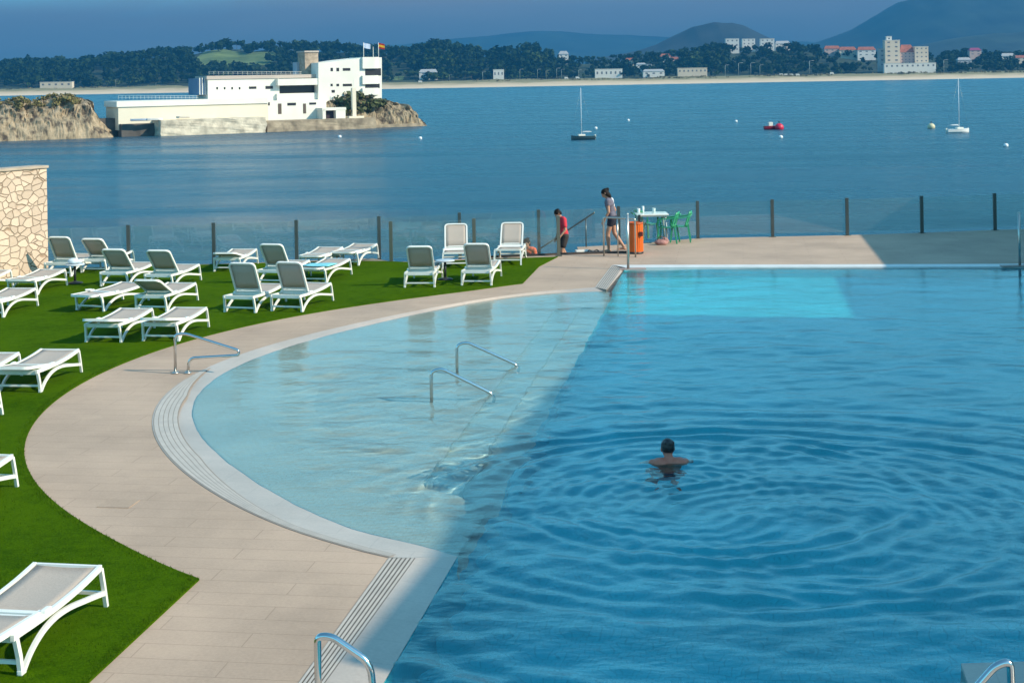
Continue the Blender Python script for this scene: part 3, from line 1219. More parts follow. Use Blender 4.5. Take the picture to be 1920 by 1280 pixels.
LG = [
    (40, 1264, 'RR', 10, 3, 'white sun lounger on the lawn corner nearest the viewer, taupe seat in sun'),
    (32, 912, 'FR', 12, 4, 'white sun lounger showing only its foot end, on the lawn left of the deck bend'),
    (4, 777, 'FR', 12, 4, 'white sun lounger cut off by the left edge except for one front leg tip'),
    (76, 735, 'RR', 7, 7, 'flat white sun lounger with arched side in view, left above the deck bend'),
    (41, 704, 'FR', 7, 7, 'flat white sun lounger at the left edge, partly hidden behind its pair partner'),
    (162, 641, 'RL', 9, 9, 'flat white sun lounger left of the pair just behind the deck handrail'),
    (269, 639, 'RL', 9, 9, 'flat white sun lounger whose rear leg stands behind the bent deck handrail'),
    (145, 581, 'RL', 22, 1, 'flat white sun lounger with its head end overhanging, lying behind the handrail pair'),
    (371, 563, 'FR', 12, 27, 'white sun lounger with its dark backrest only slightly raised'),
    (190, 537, 'RL', 12, 41, 'upright white sun lounger with a mottled grey back, left of the front leaning pair'),
    (377, 525, 'FR', 12, 43, 'upright white sun lounger with a plain dark grey back, beside open grass and the sea'),
    (153, 511, 'RL', 12, 39, 'upright white sun lounger between the stone wall and the first dark fence post'),
    (86, 518, 'RL', 12, 52, 'upright white sun lounger standing right against the end of the stone wall'),
    (70, 553, 'RR', 8, 3, 'flat white sun lounger with arched side in front of the stone wall'),
    (71, 573, 'FR', 8, 3, 'flat white sun lounger half cut by the left edge below the stone wall'),
    (24, 536, 'FR', 8, 3, 'flat white sun lounger close under the stone wall, cut by the left edge'),
    (402, 509, 'RL', 6, 12, 'low white sun lounger with small raised head frame next to the second fence post'),
    (422, 585, 'RL', 15, 57, 'upright white sun lounger with tall shaded back, left of the front pair near the deck'),
    (510, 583, 'RL', 17, 57, 'upright white sun lounger with streaked tan back, right of the front pair near the deck'),
    (484, 533, 'RL', 15, 48, 'upright white sun lounger mostly hidden behind the front pair near the deck'),
    (612, 531, 'RR', 16, 3, 'flat white sun lounger with a turquoise towel on it'),
    (612, 505, 'RR', 10, 2, 'flat white sun lounger beyond the one with the towel, by the glass fence'),
    (672, 498, 'RR', 14, 2, 'flat white sun lounger farthest back on the lawn, left of the two close fence posts'),
    (759, 539, 'RL', 4, 47, 'upright white sun lounger seen from behind with its shadow on open grass'),
    (866, 535, 'RL', 8, 49, 'upright white sun lounger seen from behind nearest to the pool in the group of four'),
    (830, 504, 'FR', 178, 50, 'upright white sun lounger facing the viewer with a tall sunlit tan back'),
    (977, 497, 'FL', 185, 44, 'upright white sun lounger facing the viewer beside the bather on the stairs'),
]
LOBJ = [place_lounger(*a) for a in LG]

# towel on one lounger
tl = LOBJ[20]
mb = MB()
rot = Matrix.Rotation(tl.rotation_euler.z, 3, 'Z')
rows = []
for i in range(9):
    row = []
    for j in range(7):
        x = -.34 + .09 * i
        y = -.55 + .085 * j
        z = .368 + .006 * math.sin(9 * x + 4 * y)
        if x < -.29:
            z -= (-.29 - x) * 2.6
            x = -.335
        row.append(tl.location + rot @ Vector((x, y, z)))
    rows.append(row)
extra = []
for j in range(7):
    p = rows[0][j]
    extra.append(p + Vector((-.01, 0, -.15)))
rows.insert(0, extra)
for a, b in zip(rows, rows[1:]):
    for j in range(6):
        mb.face([a[j], a[j + 1], b[j + 1], b[j]])
bmesh.ops.remove_doubles(mb.bm, verts=mb.bm.verts[:], dist=.0005)
for f in mb.bm.faces:
    f.smooth = True
bmesh.ops.solidify(mb.bm, geom=mb.bm.faces[:], thickness=.01)
tag(mb.build('towel', mat('turquoise_cloth', (.22, .62, .70), .95, var=.1, vscale=9)), 'turquoise towel draped over a flat white lounger', 'towel')

# ------------------------------------------------------------------ small tables between the loungers
M_POLE = mat('dark_metal', (.035, .04, .042), .45, metal=.3)
M_GTOP = mat('grey_table_top', (.55, .60, .64), .35, var=.05)


def side_table(px, py, label, first=None):
    if first is None:
        t = empty('side_table')
        mb = MB()
        mb.lathe([(.20, .405), (.215, .41), (.215, .43), (.20, .437), (.0, .437)], seg=28)
        mb.build('table_top', M_GTOP, t)
        mb = MB()
        mb.tube([(0, 0, .03), (0, 0, .405)], .028, 12)
        mb.build('pedestal', M_POLE, t)
        mb = MB()
        mb.lathe([(.17, 0), (.17, .02), (.05, .045), (.03, .06), (0, .06)], seg=24)
        mb.build('base', M_POLE, t)
    else:
        t = copy_tree(first)
    t.location = G(px, py, DECK + .018)
    tag(t, label, 'side table', 'small round side tables between loungers')
    return t


T1 = side_table(141, 531, 'small round side table with dark foot, in front of the stone wall loungers')
T2 = side_table(835, 524, 'small round side table with dark foot, between four upright loungers')
mb = MB()
p = T1.location
mb.ball(p + Vector((-.03, -.02, .50)), (.13, .11, .07), 2)
mb.ball(p + Vector((.06, .03, .49)), (.09, .08, .055), 2)
for v in mb.bm.verts:
    v.co += Vector((0, 0, .018 * noise.noise(v.co * 14)))
tag(mb.build('folded_towel', mat('pale_towel', (.62, .70, .74), .95, var=.08, vscale=12, bump=.004, bscale=60)), 'pale crumpled towel lying on the side table by the stone wall', 'towel')
mb = MB()
p = G(166, 543, DECK + .385)
mb.box(p, (.13, .08, .03), Matrix.Rotation(.4, 3, 'Z'), bevel=.01)
tag(mb.build('white_box', M_WHITE), 'small white box lying on the flat lounger with overhanging head end', 'box')

# ------------------------------------------------------------------ stone wall at the left
M_STONE = None


def stone_mat():
    m, nt, N, L, b = nodes_of('crazy_paving_stone')
    g = N.new('ShaderNodeNewGeometry')
    n0 = N.new('ShaderNodeTexNoise')
    n0.inputs['Scale'].default_value = 1.6
    n0.inputs['Detail'].default_value = 2
    mpz = N.new('ShaderNodeMapping')
    mpz.inputs['Scale'].default_value = (1, 1, 1.35)
    L.new(g.outputs['Position'], mpz.inputs['Vector'])
    L.new(g.outputs['Position'], n0.inputs['Vector'])
    mxv = N.new('ShaderNodeMixRGB')
    mxv.inputs['Fac'].default_value = .22
    L.new(mpz.outputs[0], mxv.inputs['Color1'])
    L.new(n0.outputs['Color'], mxv.inputs['Color2'])
    v1 = N.new('ShaderNodeTexVoronoi')
    v1.feature = 'DISTANCE_TO_EDGE'
    v1.inputs['Scale'].default_value = 5.4
    v2 = N.new('ShaderNodeTexVoronoi')
    v2.inputs['Scale'].default_value = 5.4
    for v in (v1, v2):
        L.new(mxv.outputs[0], v.inputs['Vector'])
    r = N.new('ShaderNodeMapRange')
    r.inputs['From Min'].default_value = .012
    r.inputs['From Max'].default_value = .055
    L.new(v1.outputs['Distance'], r.inputs['Value'])
    hs = N.new('ShaderNodeHueSaturation')
    hs.inputs['Color'].default_value = (.62, .475, .36, 1)
    sx = N.new('ShaderNodeSeparateColor')
    L.new(v2.outputs['Color'], sx.inputs[0])
    rv = N.new('ShaderNodeMapRange')
    rv.inputs['To Min'].default_value = .85
    rv.inputs['To Max'].default_value = 1.15
    L.new(sx.outputs[0], rv.inputs['Value'])
    L.new(rv.outputs[0], hs.inputs['Value'])
    mx = N.new('ShaderNodeMixRGB')
    mx.inputs['Color1'].default_value = (.38, .26, .175, 1)
    n5 = N.new('ShaderNodeTexNoise')
    n5.inputs['Scale'].default_value = 2.3
    n5.inputs['Detail'].default_value = 3
    L.new(g.outputs['Position'], n5.inputs['Vector'])
    r5 = N.new('ShaderNodeMapRange')
    r5.inputs['From Min'].default_value = .38
    r5.inputs['From Max'].default_value = .62
    r5.inputs['To Min'].default_value = .0
    r5.inputs['To Max'].default_value = .85
    L.new(n5.outputs['Fac'], r5.inputs['Value'])
    jm = N.new('ShaderNodeMath')
    jm.operation = 'MAXIMUM'
    L.new(r.outputs[0], jm.inputs[0])
    L.new(r5.outputs[0], jm.inputs[1])
    L.new(jm.outputs[0], mx.inputs['Fac'])
    L.new(hs.outputs[0], mx.inputs['Color2'])
    L.new(mx.outputs[0], b.inputs['Base Color'])
    b.inputs['Roughness'].default_value = .9
    n1 = N.new('ShaderNodeTexNoise')
    n1.inputs['Scale'].default_value = 14
    n1.inputs['Detail'].default_value = 6
    L.new(g.outputs['Position'], n1.inputs['Vector'])
    ad = N.new('ShaderNodeMath')
    ad.operation = 'MULTIPLY_ADD'
    L.new(n1.outputs['Fac'], ad.inputs[0])
    ad.inputs[1].default_value = .35
    L.new(r.outputs[0], ad.inputs[2])
    bp = N.new('ShaderNodeBump')
    bp.inputs['Distance'].default_value = .025
    L.new(ad.outputs[0], bp.inputs['Height'])
    L.new(bp.outputs['Normal'], b.inputs['Normal'])
    return m


M_STONE = stone_mat()
wr = P(91, 512, 35.6)
wl_ = wr + Vector((-.52, -.855, 0)) * 5.0
ztop = P(89, 310, 35.6).z
mb = MB()
mb.prism([(wl_.x, wl_.y), (wr.x, wr.y), (wr.x - .32, wr.y + .20), (wl_.x - .32, wl_.y + .20)], DECK - .3, ztop - .06)
wo = empty('stone_wall', (wr.x - 2, wr.y, DECK))
tag(wo, 'cream crazy paving stone wall behind the loungers at the left edge', 'wall')
rel(mb.build('masonry', M_STONE), wo)
mb = MB()
mb.prism([(wl_.x + .03, wl_.y - .02), (wr.x + .05, wr.y + .0), (wr.x - .33, wr.y + .25), (wl_.x - .36, wl_.y + .22)], ztop - .06, ztop)
rel(mb.build('coping', mat('wall_cap', (.45, .36, .28), .8, var=.15, vscale=2)), wo)

# ------------------------------------------------------------------ glass fences
def glass_mat():
    m, nt, N, L, b = nodes_of('fence_glass')
    N.remove(b)
    g = N.new('ShaderNodeNewGeometry')
    dt = N.new('ShaderNodeVectorMath')
    dt.operation = 'DOT_PRODUCT'
    L.new(g.outputs['Normal'], dt.inputs[0])
    L.new(g.outputs['Incoming'], dt.inputs[1])
    a1 = N.new('ShaderNodeMath')
    a1.operation = 'ABSOLUTE'
    L.new(dt.outputs['Value'], a1.inputs[0])
    mr_ = N.new('ShaderNodeMapRange')
    mr_.inputs['From Min'].default_value = 0
    mr_.inputs['From Max'].default_value = .6
    mr_.inputs['To Min'].default_value = .6
    mr_.inputs['To Max'].default_value = .055
    L.new(a1.outputs[0], mr_.inputs['Value'])
    tr = N.new('ShaderNodeBsdfTransparent')
    tr.inputs['Color'].default_value = (.93, .975, .965, 1)
    gl = N.new('ShaderNodeBsdfGlossy')
    gl.inputs['Roughness'].default_value = .02
    df = N.new('ShaderNodeBsdfDiffuse')
    df.inputs['Color'].default_value = (.55, .68, .66, 1)
    m0 = N.new('ShaderNodeMixShader')
    m0.inputs['Fac'].default_value = .03
    L.new(tr.outputs[0], m0.inputs[1])
    L.new(df.outputs[0], m0.inputs[2])
    mx = N.new('ShaderNodeMixShader')
    L.new(mr_.outputs[0], mx.inputs['Fac'])
    L.new(m0.outputs[0], mx.inputs[1])
    L.new(gl.outputs[0], mx.inputs[2])
    L.new(mx.outputs[0], N['Material Output'].inputs['Surface'])
    return m


M_GLASS = glass_mat()
M_POST = mat('fence_post_metal', (.11, .125, .12), .35, metal=.6, var=.1)
M_STEEL = mat('polished_steel', (.62, .63, .63), .14, metal=1.0)
M_STEELB = mat('brushed_steel', (.55, .54, .50), .32, metal=.9)


def glass_fence(posts, label, pm, z0, h, sunk=()):
    root = empty('glass_fence', (posts[0][0], posts[0][1], DECK))
    tag(root, label, 'fence')
    for i, (x, y) in enumerate(posts):
        zb = sunk[i] if sunk and sunk[i] is not None else z0
        mb = MB()
        mb.box((x, y, (zb + DECK + h) / 2), (.085, .075, DECK + h - zb), bevel=.006)
        mb.box((x, y, zb + .008), (.16, .16, .016))
        rel(mb.build('post', pm), root)
    for (a, b) in zip(posts, posts[1:]):
        a, b = Vector((*a, 0)), Vector((*b, 0))
        d = (b - a).normalized()
        n = Vector((-d.y, d.x, 0))
        a2, b2 = a + d * .055, b - d * .055
        mb = MB()
        mb.slab([(0, DECK + .09), ((b2 - a2).length, DECK + .09), ((b2 - a2).length, DECK + h - .04), (0, DECK + h - .04)], a2 - n * .005, d, Vector((0, 0, 1)), n, .010)
        rel(mb.build('glass_panel', M_GLASS), root)
    return root


sea_posts = [(-13.6, 36.1), (-11.45, 36.3)] + [((px - 960 - ROLL * (py - PY0)) * Y / FPX, Y) for px, py, Y in ((241, 460, 36.55), (401, 460, 36.75), (556, 455, 37.1), (711, 450, 37.7), (862, 440, 38.3), (1010, 430, 38.75), (1160, 420, 39.35), (1308, 410, 40.5), (1448, 410, 40.55), (1588, 405, 40.6), (1728, 400, 40.85), (1865, 396, 41.25))] + [(15.3, 41.55), (17.4, 41.9)]
sunk = [None] * 16
for i, zz in ((5, 8.3), (6, 8.0), (7, 7.6), (8, 8.9)):
    sunk[i] = zz
glass_fence(sea_posts, 'glass fence with dark metal posts along the sea edge of the terrace', M_POST, DECK, 1.02, sunk)
near_posts = [((px - 960 - ROLL * (py - PY0)) * Y / FPX, Y) for px, py, Y in ((733, 450, 36.5), (889, 450, 36.85), (1047, 440, 37.1))]
glass_fence(near_posts, 'glass fence with slim steel posts on the lawn side of the beach stairs', mat('slim_post_metal', (.20, .19, .15), .35, metal=.7), DECK, 1.0)

# sloping handrail of the stairs
mb = MB()
a, b = P(1112, 400, 38.95), P(1020, 461, 38.95)
d = (b - a).normalized()
mb.tube([a + (a - b).normalized() * .05, a, b, b + d * 1.4], .022, 10)
for t in (.15, .62, 1.25):
    q = a.lerp(b, t)
    mb.tube([q, q - Vector((0, 0, .9))], .016, 8)
tag(mb.build('handrail', M_POST), 'dark sloping handrail on the sea side of the beach stairs', 'handrail')

# gate frame at the head of the stairs
mb = MB()
gz = DECK
g1, g2 = Vector((2.2, 37.0, gz)), Vector((2.95, 36.6, gz))
mb.tube(bend([g1, g1 + Vector((0, 0, .95)), g2 + Vector((0, 0, .95)), g2], .05), .022, 10)
mb.tube([g1.lerp(g2, .45), g1.lerp(g2, .45) + Vector((0, 0, .95))], .014, 8)
mb.tube([g1.lerp(g2, .8), g1.lerp(g2, .8) + Vector((0, 0, .95))], .014, 8)
tag(mb.build('gate_rail', M_STEELB), 'low steel barrier rail standing left of the orange litter bin', 'barrier')

# ------------------------------------------------------------------ pool handrails and poles
def hrail(label, base, path, r=.023, m=None, feet=()):
    root = empty('pool_handrail', base)
    tag(root, label, 'handrail')
    mb = MB()
    mb.tube(path, r, 12)
    mb.build('rail', m or M_STEEL, root)
    for f in feet:
        mb = MB()
        mb.lathe([(.055, 0), (.055, .012), (.035, .022), (.03, .03), (0, .03)], seg=20)
        o = mb.build('foot_plate', M_STEELB, root)
        o.location = f
    return root


b1 = G(329, 700)
dr = Vector((1, -.02, 0)).normalized()


def rp(d, z, off=0):
    return dr * d + Vector((0, 0, z))


hrail('closed loop steel handrail on the deck beside the pool entry', b1, bend([rp(0, 0), rp(0, .60), rp(.16, .615), rp(.985, .345), rp(.985, .27), rp(.22, .235), rp(.19, .0)], .09), .022, feet=[rp(0, .004), rp(.19, .004)])
for (px, py, tx, ty, lab) in ((857, 690, 969, 686, 'arched steel handrail standing in the shallow water, farther one of two'), (809, 744, 922, 740, 'arched steel handrail standing in the shallow water, nearer one of two')):
    bb = G(px, py, WATER)
    ee = G(tx, ty, WATER)
    v = ee - bb
    bb.z = WATER - .33
    q = lambda t, z: v * t + Vector((0, 0, z + .33))
    hrail(lab, bb, bend([q(0, -.33), q(0, .36), q(.17, .40), q(1.0, .02), q(1.03, -.1), q(1.03, -.45)], .11), .023)
# ladder rails at the near edge, only the tops are in view
b4 = G(598, 1352)
dl = Vector((.40, -.04, 0))
hrail('polished steel ladder rail at the bottom picture edge over the slotted drain', b4, bend([Vector((0, 0, 0)), Vector((0, 0, .60)), dl * .25 + Vector((0, 0, .60)), dl * .93 + Vector((0, 0, .42)), dl * 1.08 + Vector((0, 0, -.35))], .09), .026, feet=[Vector((0, 0, .004))])
b5 = G(1903, 1420)
for k, (off, lab) in enumerate(((0, 'polished steel ladder rail on the deck spur at the bottom right corner'), (.55, 'polished steel ladder rail just outside the bottom right corner'))):
    if k == 0:
        top = P(1893, 1238, b5.y)
        hz = top.z - DECK
        hrail(lab, b5, bend([Vector((0, 0, 0)), Vector((-.02, 0, hz)), Vector((-.12, 0, hz - .03)), Vector((-.55, .0, hz - .50)), Vector((-.6, .0, hz - .9))], .06), .026, feet=[Vector((0, 0, .004))])

for (px, py, top, lab) in ((1178, 505, 1.27, 'tall steel pole on a base plate at the far left pool corner'), (1912, 499, 1.20, 'tall steel pole on a base plate at the far right pool corner')):
    p = G(px, py)
    root = empty('pool_pole', p)
    tag(root, lab, 'pole')
    mb = MB()
    mb.tube([(0, 0, 0), (0, 0, top)], .030, 12)
    mb.ball((0, 0, top), .032, 2)
    mb.build('shaft', M_STEELB, root)
    mb = MB()
    mb.box((.10 if px < 1500 else -.1, .05, .006), (.62, .22, .024), bevel=.005)
    mb.build('base_plate', mat('pink_plate', (.42, .30, .26), .6, var=.1), root)

# inspection cover in the deck
mb = MB()
p = G(222, 944)
mb.box((p.x, p.y, DECK + .003), (.36, .30, .006), Matrix.Rotation(-YAW_AB, 3, 'Z'))
tag(mb.build('inspection_cover', plank_mat('cover_tile', (.44, .32, .235), (.44, .32, .235), (.2, .15, .11), YAW_AB, 1.6, .3, .004)), 'flush square inspection cover in the paved deck', 'cover')

# ------------------------------------------------------------------ litter bin
bp_ = G(1192, 475)
bn = empty('litter_bin', bp_)
tag(bn, 'orange ribbed litter bin on the deck near the stairs', 'bin')
mb = MB()
seg = 44
rings = []
for z in (.03, .06, .72, .75):
    rings.append([mb.bm.verts.new(((.185 + (.008 if k % 2 else -.004) * (1 if .05 < z < .73 else 0)) * math.cos(6.2832 * k / seg), (.185 + (.008 if k % 2 else -.004)) * math.sin(6.2832 * k / seg), z)) for k in range(seg)])
for a, b in zip(rings, rings[1:]):
    for k in range(seg):
        mb.bm.faces.new((a[k], a[(k + 1) % seg], b[(k + 1) % seg], b[k]))
mb.bm.faces.new(rings[0][::-1])
mb.build('drum', mat('orange_paint', (.72, .13, .012), .42, var=.10, vscale=4), bn)
mb = MB()
mb.lathe([(.19, 0), (.195, .005), (.195, .05), (.18, .055)], seg=32)
mb.build('base', M_POLE, bn)
mb = MB()
mb.lathe([(.195, .74), (.20, .75), (.195, .78), (.165, .785), (.165, .72), (0, .70)], seg=32)
mb.build('rim', mat('orange_rim', (.50, .09, .01), .5), bn)
mb = MB()
mb.box((.125, .23, .47), (.06, .06, .94), bevel=.006)
mb.build('support_post', M_POLE, bn)
mb = MB()
mb.box((.125, -.175, .50), (.09, .045, .11), bevel=.006)
mb.build('lock_box', mat('dark_red_metal', (.09, .012, .01), .5), bn)

# ------------------------------------------------------------------ table, cups, green chairs
tp = G(1222, 452)
tb = empty('plastic_table', tp)
tag(tb, 'white plastic table on the deck beside the green chairs', 'table')
mb = MB()
mb.box((0, 0, .735), (.86, .80, .035), bevel=.012)
mb.box((0, 0, .70), (.78, .72, .035))
mb.build('table_top', M_WHITE, tb)
for sx in (-1, 1):
    for sy in (-1, 1):
        mb = MB()
        mb.tube([(.34 * sx, .31 * sy, .70), (.38 * sx, .35 * sy, 0)], .028, 8, r2=.02)
        mb.build('leg', mat('grey_leg', (.45, .50, .52), .5), tb)
M_CUP = mat('white_cup', (.85, .87, .88), .3)
for (dx, dy, hh, rr, lab) in ((.06, -.1, .14, .05, 'tall white cup standing at the middle of the plastic table'), (-.33, .1, .12, .045, 'small white beaker at the left end of the plastic table'), (-.20, .22, .17, .035, 'slim pale bottle on the left half of the plastic table')):
    mb = MB()
    mb.lathe([(rr * .75, 0), (rr * .8, .005), (rr, hh), (rr * .92, hh), (rr * .7, .012), (0, .012)], seg=18)
    o = mb.build('cup' if rr > .04 else 'bottle', M_CUP)
    o.location = tp + Vector((dx, dy, .7535))
    tag(o, lab, 'cup' if rr > .04 else 'bottle')
M_GREEN = mat('green_resin', (.035, .33, .16), .35, var=.06)


def make_chair():
    t = empty('plastic_chair')
    mb = MB()
    o = sling_sheet(.22, [(-.2, .43), (-.05, .425), (.1, .43), (.23, .445)], .02, .012)
    o.build('seat', M_GREEN, t)
    mb = MB()
    rows = []
    for k in range(8):
        z = .43 + .37 * k / 7
        row = []
        wdt = .225 * (1 - .12 * (k / 7) ** 2)
        for i in range(9):
            x = -wdt + 2 * wdt * i / 8
            y = -.20 - .12 * k / 7 + .07 * (x / wdt) ** 2
            row.append(Vector((x, y, z + (.03 * (1 - (x / wdt) ** 2) if k == 7 else 0))))
        rows.append(row)
    for k, (a, b) in enumerate(zip(rows, rows[1:])):
        for i in range(8):
            if i % 2 == 0 or k in (0, 6):
                mb.face([a[i], a[i + 1], b[i + 1], b[i]])
    bmesh.ops.remove_doubles(mb.bm, verts=mb.bm.verts[:], dist=.0005)
    for f in mb.bm.faces:
        f.smooth = True
    bmesh.ops.solidify(mb.bm, geom=mb.bm.faces[:], thickness=.018)
    mb.build('backrest', M_GREEN, t)
    for sx in (-1, 1):
        mb = MB()
        mb.tube(catmull([(.22 * sx, -.31, .74), (.265 * sx, -.22, .69), (.275 * sx, .0, .655), (.27 * sx, .17, .64), (.25 * sx, .23, .60), (.245 * sx, .235, .45)], 4), 0, flat=(.045, .03))
        mb.build('armrest', M_GREEN, t)
        for (y0, y1) in ((.21, .26), (-.20, -.27)):
            mb = MB()
            mb.tube([(.215 * sx, y0, .45), (.25 * sx, y1, 0)], 0, flat=(.05, .035))
            mb.build('leg', M_GREEN, t)
    return t


CH = make_chair()
for i, (px, py, yaw, lab) in enumerate(((1253, 455, 75, 'green plastic armchair tucked against the right end of the white table'), (1276, 453, 82, 'green plastic armchair standing behind the other, nearest the fence post'), (1211, 449, -60, 'green plastic armchair half hidden under the white table behind the bin'))):
    o = CH if i == 0 else copy_tree(CH)
    o.location = G(px, py)
    o.rotation_euler = (0, 0, R(yaw))
    tag(o, lab, 'chair', 'green plastic chairs at the table')

# beach bag on the deck
p = G(1240, 459)
mb = MB()
mb.ball((0, 0, .075), (.19, .11, .085), 3)
mb.ball((.10, .02, .12), (.10, .09, .07), 3)
for v in mb.bm.verts:
    v.co += Vector((noise.noise(v.co * 9), noise.noise(v.co * 9 + Vector((5, 0, 0))), noise.noise(v.co * 11 + Vector((0, 7, 0))))) * .02
    v.co.z = max(v.co.z, 0.0)
bag = mb.build('beach_bag', mat('pink_cloth', (.42, .22, .20), .9, var=.3, vscale=9))
mb = MB()
mb.tube(catmull([(-.10, -.05, .12), (-.07, -.08, .21), (.05, -.08, .22), (.09, -.05, .14)], 4), .010, 8)
mb.build('strap', mat('brown_strap', (.12, .06, .05), .8), bag)
bag.location = p
tag(bag, 'pinkish brown beach bag lying under the edge of the white table', 'bag')
# things left at the head of the stairs
mb = MB()
p = G(1092, 473)
mb.box((p.x, p.y, DECK + .03), (.36, .22, .06), Matrix.Rotation(.1, 3, 'Z'), bevel=.02)
for v in mb.bm.verts:
    v.co.z += .01 * noise.noise(v.co * 8)
tag(mb.build('white_towel', mat('white_cloth', (.75, .72, .66), .95, var=.05)), 'folded white towel on the deck at the head of the stairs', 'towel')
for (px, py, rz, lab) in ((1108, 473.5, .2, 'dark flip flop sandal left beside the white folded towel'), (1121, 473, -.15, 'dark flip flop sandal lying nearer to the standing woman')):
    p = G(px, py)
    mb = MB()
    mb.slab([(-.05, -.13), (.035, -.13), (.05, .0), (.045, .12), (0, .15), (-.045, .12), (-.04, 0)], Vector((0, 0, 0)), Vector((1, 0, 0)), Vector((0, 1, 0)), Vector((0, 0, 1)), .028)
    o = mb.build('sandal', mat('sandal_rubber', (.03, .022, .025), .7))
    mb = MB()
    mb.tube(catmull([(-.045, -.02, .03), (-.02, .03, .065), (0, .08, .04), (.02, .03, .065), (.045, -.02, .03)], 4), .009, 6)
    mb.build('strap', M_POLE, o)
    o.location = p
    o.rotation_euler = (0, 0, rz + 1.5)
    tag(o, lab, 'sandal')

# ------------------------------------------------------------------ people
M_SKIN = mat('skin', (.46, .24, .155), .55, var=.08, vscale=14)
M_SKIN_T = mat('tanned_skin', (.56, .17, .105), .5, var=.08, vscale=14)
M_HAIR = mat('dark_hair', (.012, .008, .007), .6, spec=.15, var=.3, vscale=40, bump=.004, bscale=90)


def remesh(o, v):
    m = o.modifiers.new('skin', 'REMESH')
    m.mode = 'VOXEL'
    m.voxel_size = v
    m.use_smooth_shade = True
    sm = o.modifiers.new('smooth', 'SMOOTH')
    sm.factor = .5
    sm.iterations = 3
    return o


def add_head(mb, c, fwd, up, s=1.0):
    """head with face: c is the centre of the skull"""
    fwd = fwd.normalized()
    side = fwd.cross(up).normalized()
    up = side.cross(fwd).normalized()
    M = Matrix((side, fwd, up)).transposed()
    f = lambda x, y, z: c + M @ Vector((x, y, z)) * s
    mb.ball(c, (.073 * s, .092 * s, .098 * s), 3, M)
    mb.ball(f(0, .022, -.060), (.056 * s, .068 * s, .062 * s), 3, M)
    mb.ball(f(0, .045, -.098), (.030 * s, .034 * s, .024 * s), 2, M)
    mb.cap(f(0, .088, .004), f(0, .104, -.034), .009 * s, .015 * s)
    mb.ball(f(0, .084, -.062), (.024 * s, .012 * s, .010 * s), 2, M)
    mb.ball(f(0, .080, .028), (.050 * s, .014 * s, .010 * s), 2, M)
    for sx in (-1, 1):
        mb.ball(f(.076 * sx, -.006, -.012), (.010 * s, .020 * s, .032 * s), 2, M)
        mb.ball(f(.030 * sx, .078, .006), (.014 * s, .010 * s, .009 * s), 2, M)
    return M


def add_hair(mb, c, M, s=1.0, length=.06, bun=False, sides=True):
    f = lambda x, y, z: c + M @ Vector((x, y, z)) * s
    mb.ball(f(0, -.014, .022), (.083 * s, .098 * s, .094 * s), 3, M)
    mb.ball(f(0, -.045, -.02 - length * .4), (.076 * s, .06 * s, (.06 + length * .7) * s), 3, M)
    for sx in (-1, 1) if sides else ():
        mb.ball(f(.066 * sx, -.018, -.008 - length * .3), (.020 * s, .045 * s, (.045 + length * .4) * s), 2, M)
    if bun:
        mb.ball(f(0, -.115, .035), (.045 * s, .045 * s, .045 * s), 2, M)
    for k in range(26):
        a = 6.28 * k / 26
        mb.ball(f(.06 * math.cos(a), -.03 + .06 * math.sin(a), .03 + .05 * math.sin(k * 2.3)), .022 * s, 1)


def add_hand(mb, wrist, d, palm_n, s=1.0, curl=.5):
    """palm, four unequal bent fingers and a thumb from the side of the palm"""
    d = d.normalized()
    n = (palm_n - d * palm_n.dot(d)).normalized()
    side = d.cross(n)
    M = Matrix((side, d, n)).transposed()
    mb.ball(wrist + d * .045 * s, (.040 * s, .052 * s, .016 * s), 2, M)
    for i, (off, l) in enumerate(((-.030, .068), (-.010, .078), (.010, .073), (.029, .058))):
        b = wrist + d * .085 * s + side * off * s
        d1 = (d + n * curl * .5).normalized()
        m1 = b + d1 * l * .52 * s
        d2 = (d + n * curl * 1.7).normalized()
        e = m1 + d2 * l * .5 * s
        mb.cap(b, m1, .0088 * s, .0080 * s, 8)
        mb.cap(m1, e, .0080 * s, .0068 * s, 8)
    b = wrist + d * .03 * s - side * .034 * s
    m1 = b + (d * .6 - side * .8 + n * .3).normalized() * .036 * s
    mb.cap(b, m1, .012 * s, .010 * s, 8)
    mb.cap(m1, m1 + (d * .9 - side * .25 + n * .4).normalized() * .032 * s, .010 * s, .0078 * s, 8)


def add_foot(mb, ankle, fwd, s=1.0):
    fwd = Vector((fwd.x, fwd.y, 0)).normalized()
    side = fwd.cross(Vector((0, 0, 1)))
    M = Matrix((side, fwd, Vector((0, 0, 1)))).transposed()
    heel = ankle + Vector((0, 0, -.055 * s)) - fwd * .02
    mb.ball(heel, (.032 * s, .045 * s, .034 * s), 2, M)
    mb.cap(heel + fwd * .02 + Vector((0, 0, .012)), heel + fwd * .15 * s - Vector((0, 0, .006)), .034 * s, .024 * s)
    mb.ball(heel + fwd * .155 * s - Vector((0, 0, .010)), (.044 * s, .05 * s, .020 * s), 2, M)
    for k in range(5):
        mb.ball(heel + fwd * (.205 - .010 * k) * s + side * (-.034 + .017 * k) * s - Vector((0, 0, .014)), (.0095 * s, .018 * s, .010 * s), 1, M)


class Pose:
    def __init__(self, **k):
        for a, b in k.items():
            setattr(self, a, Vector(b))


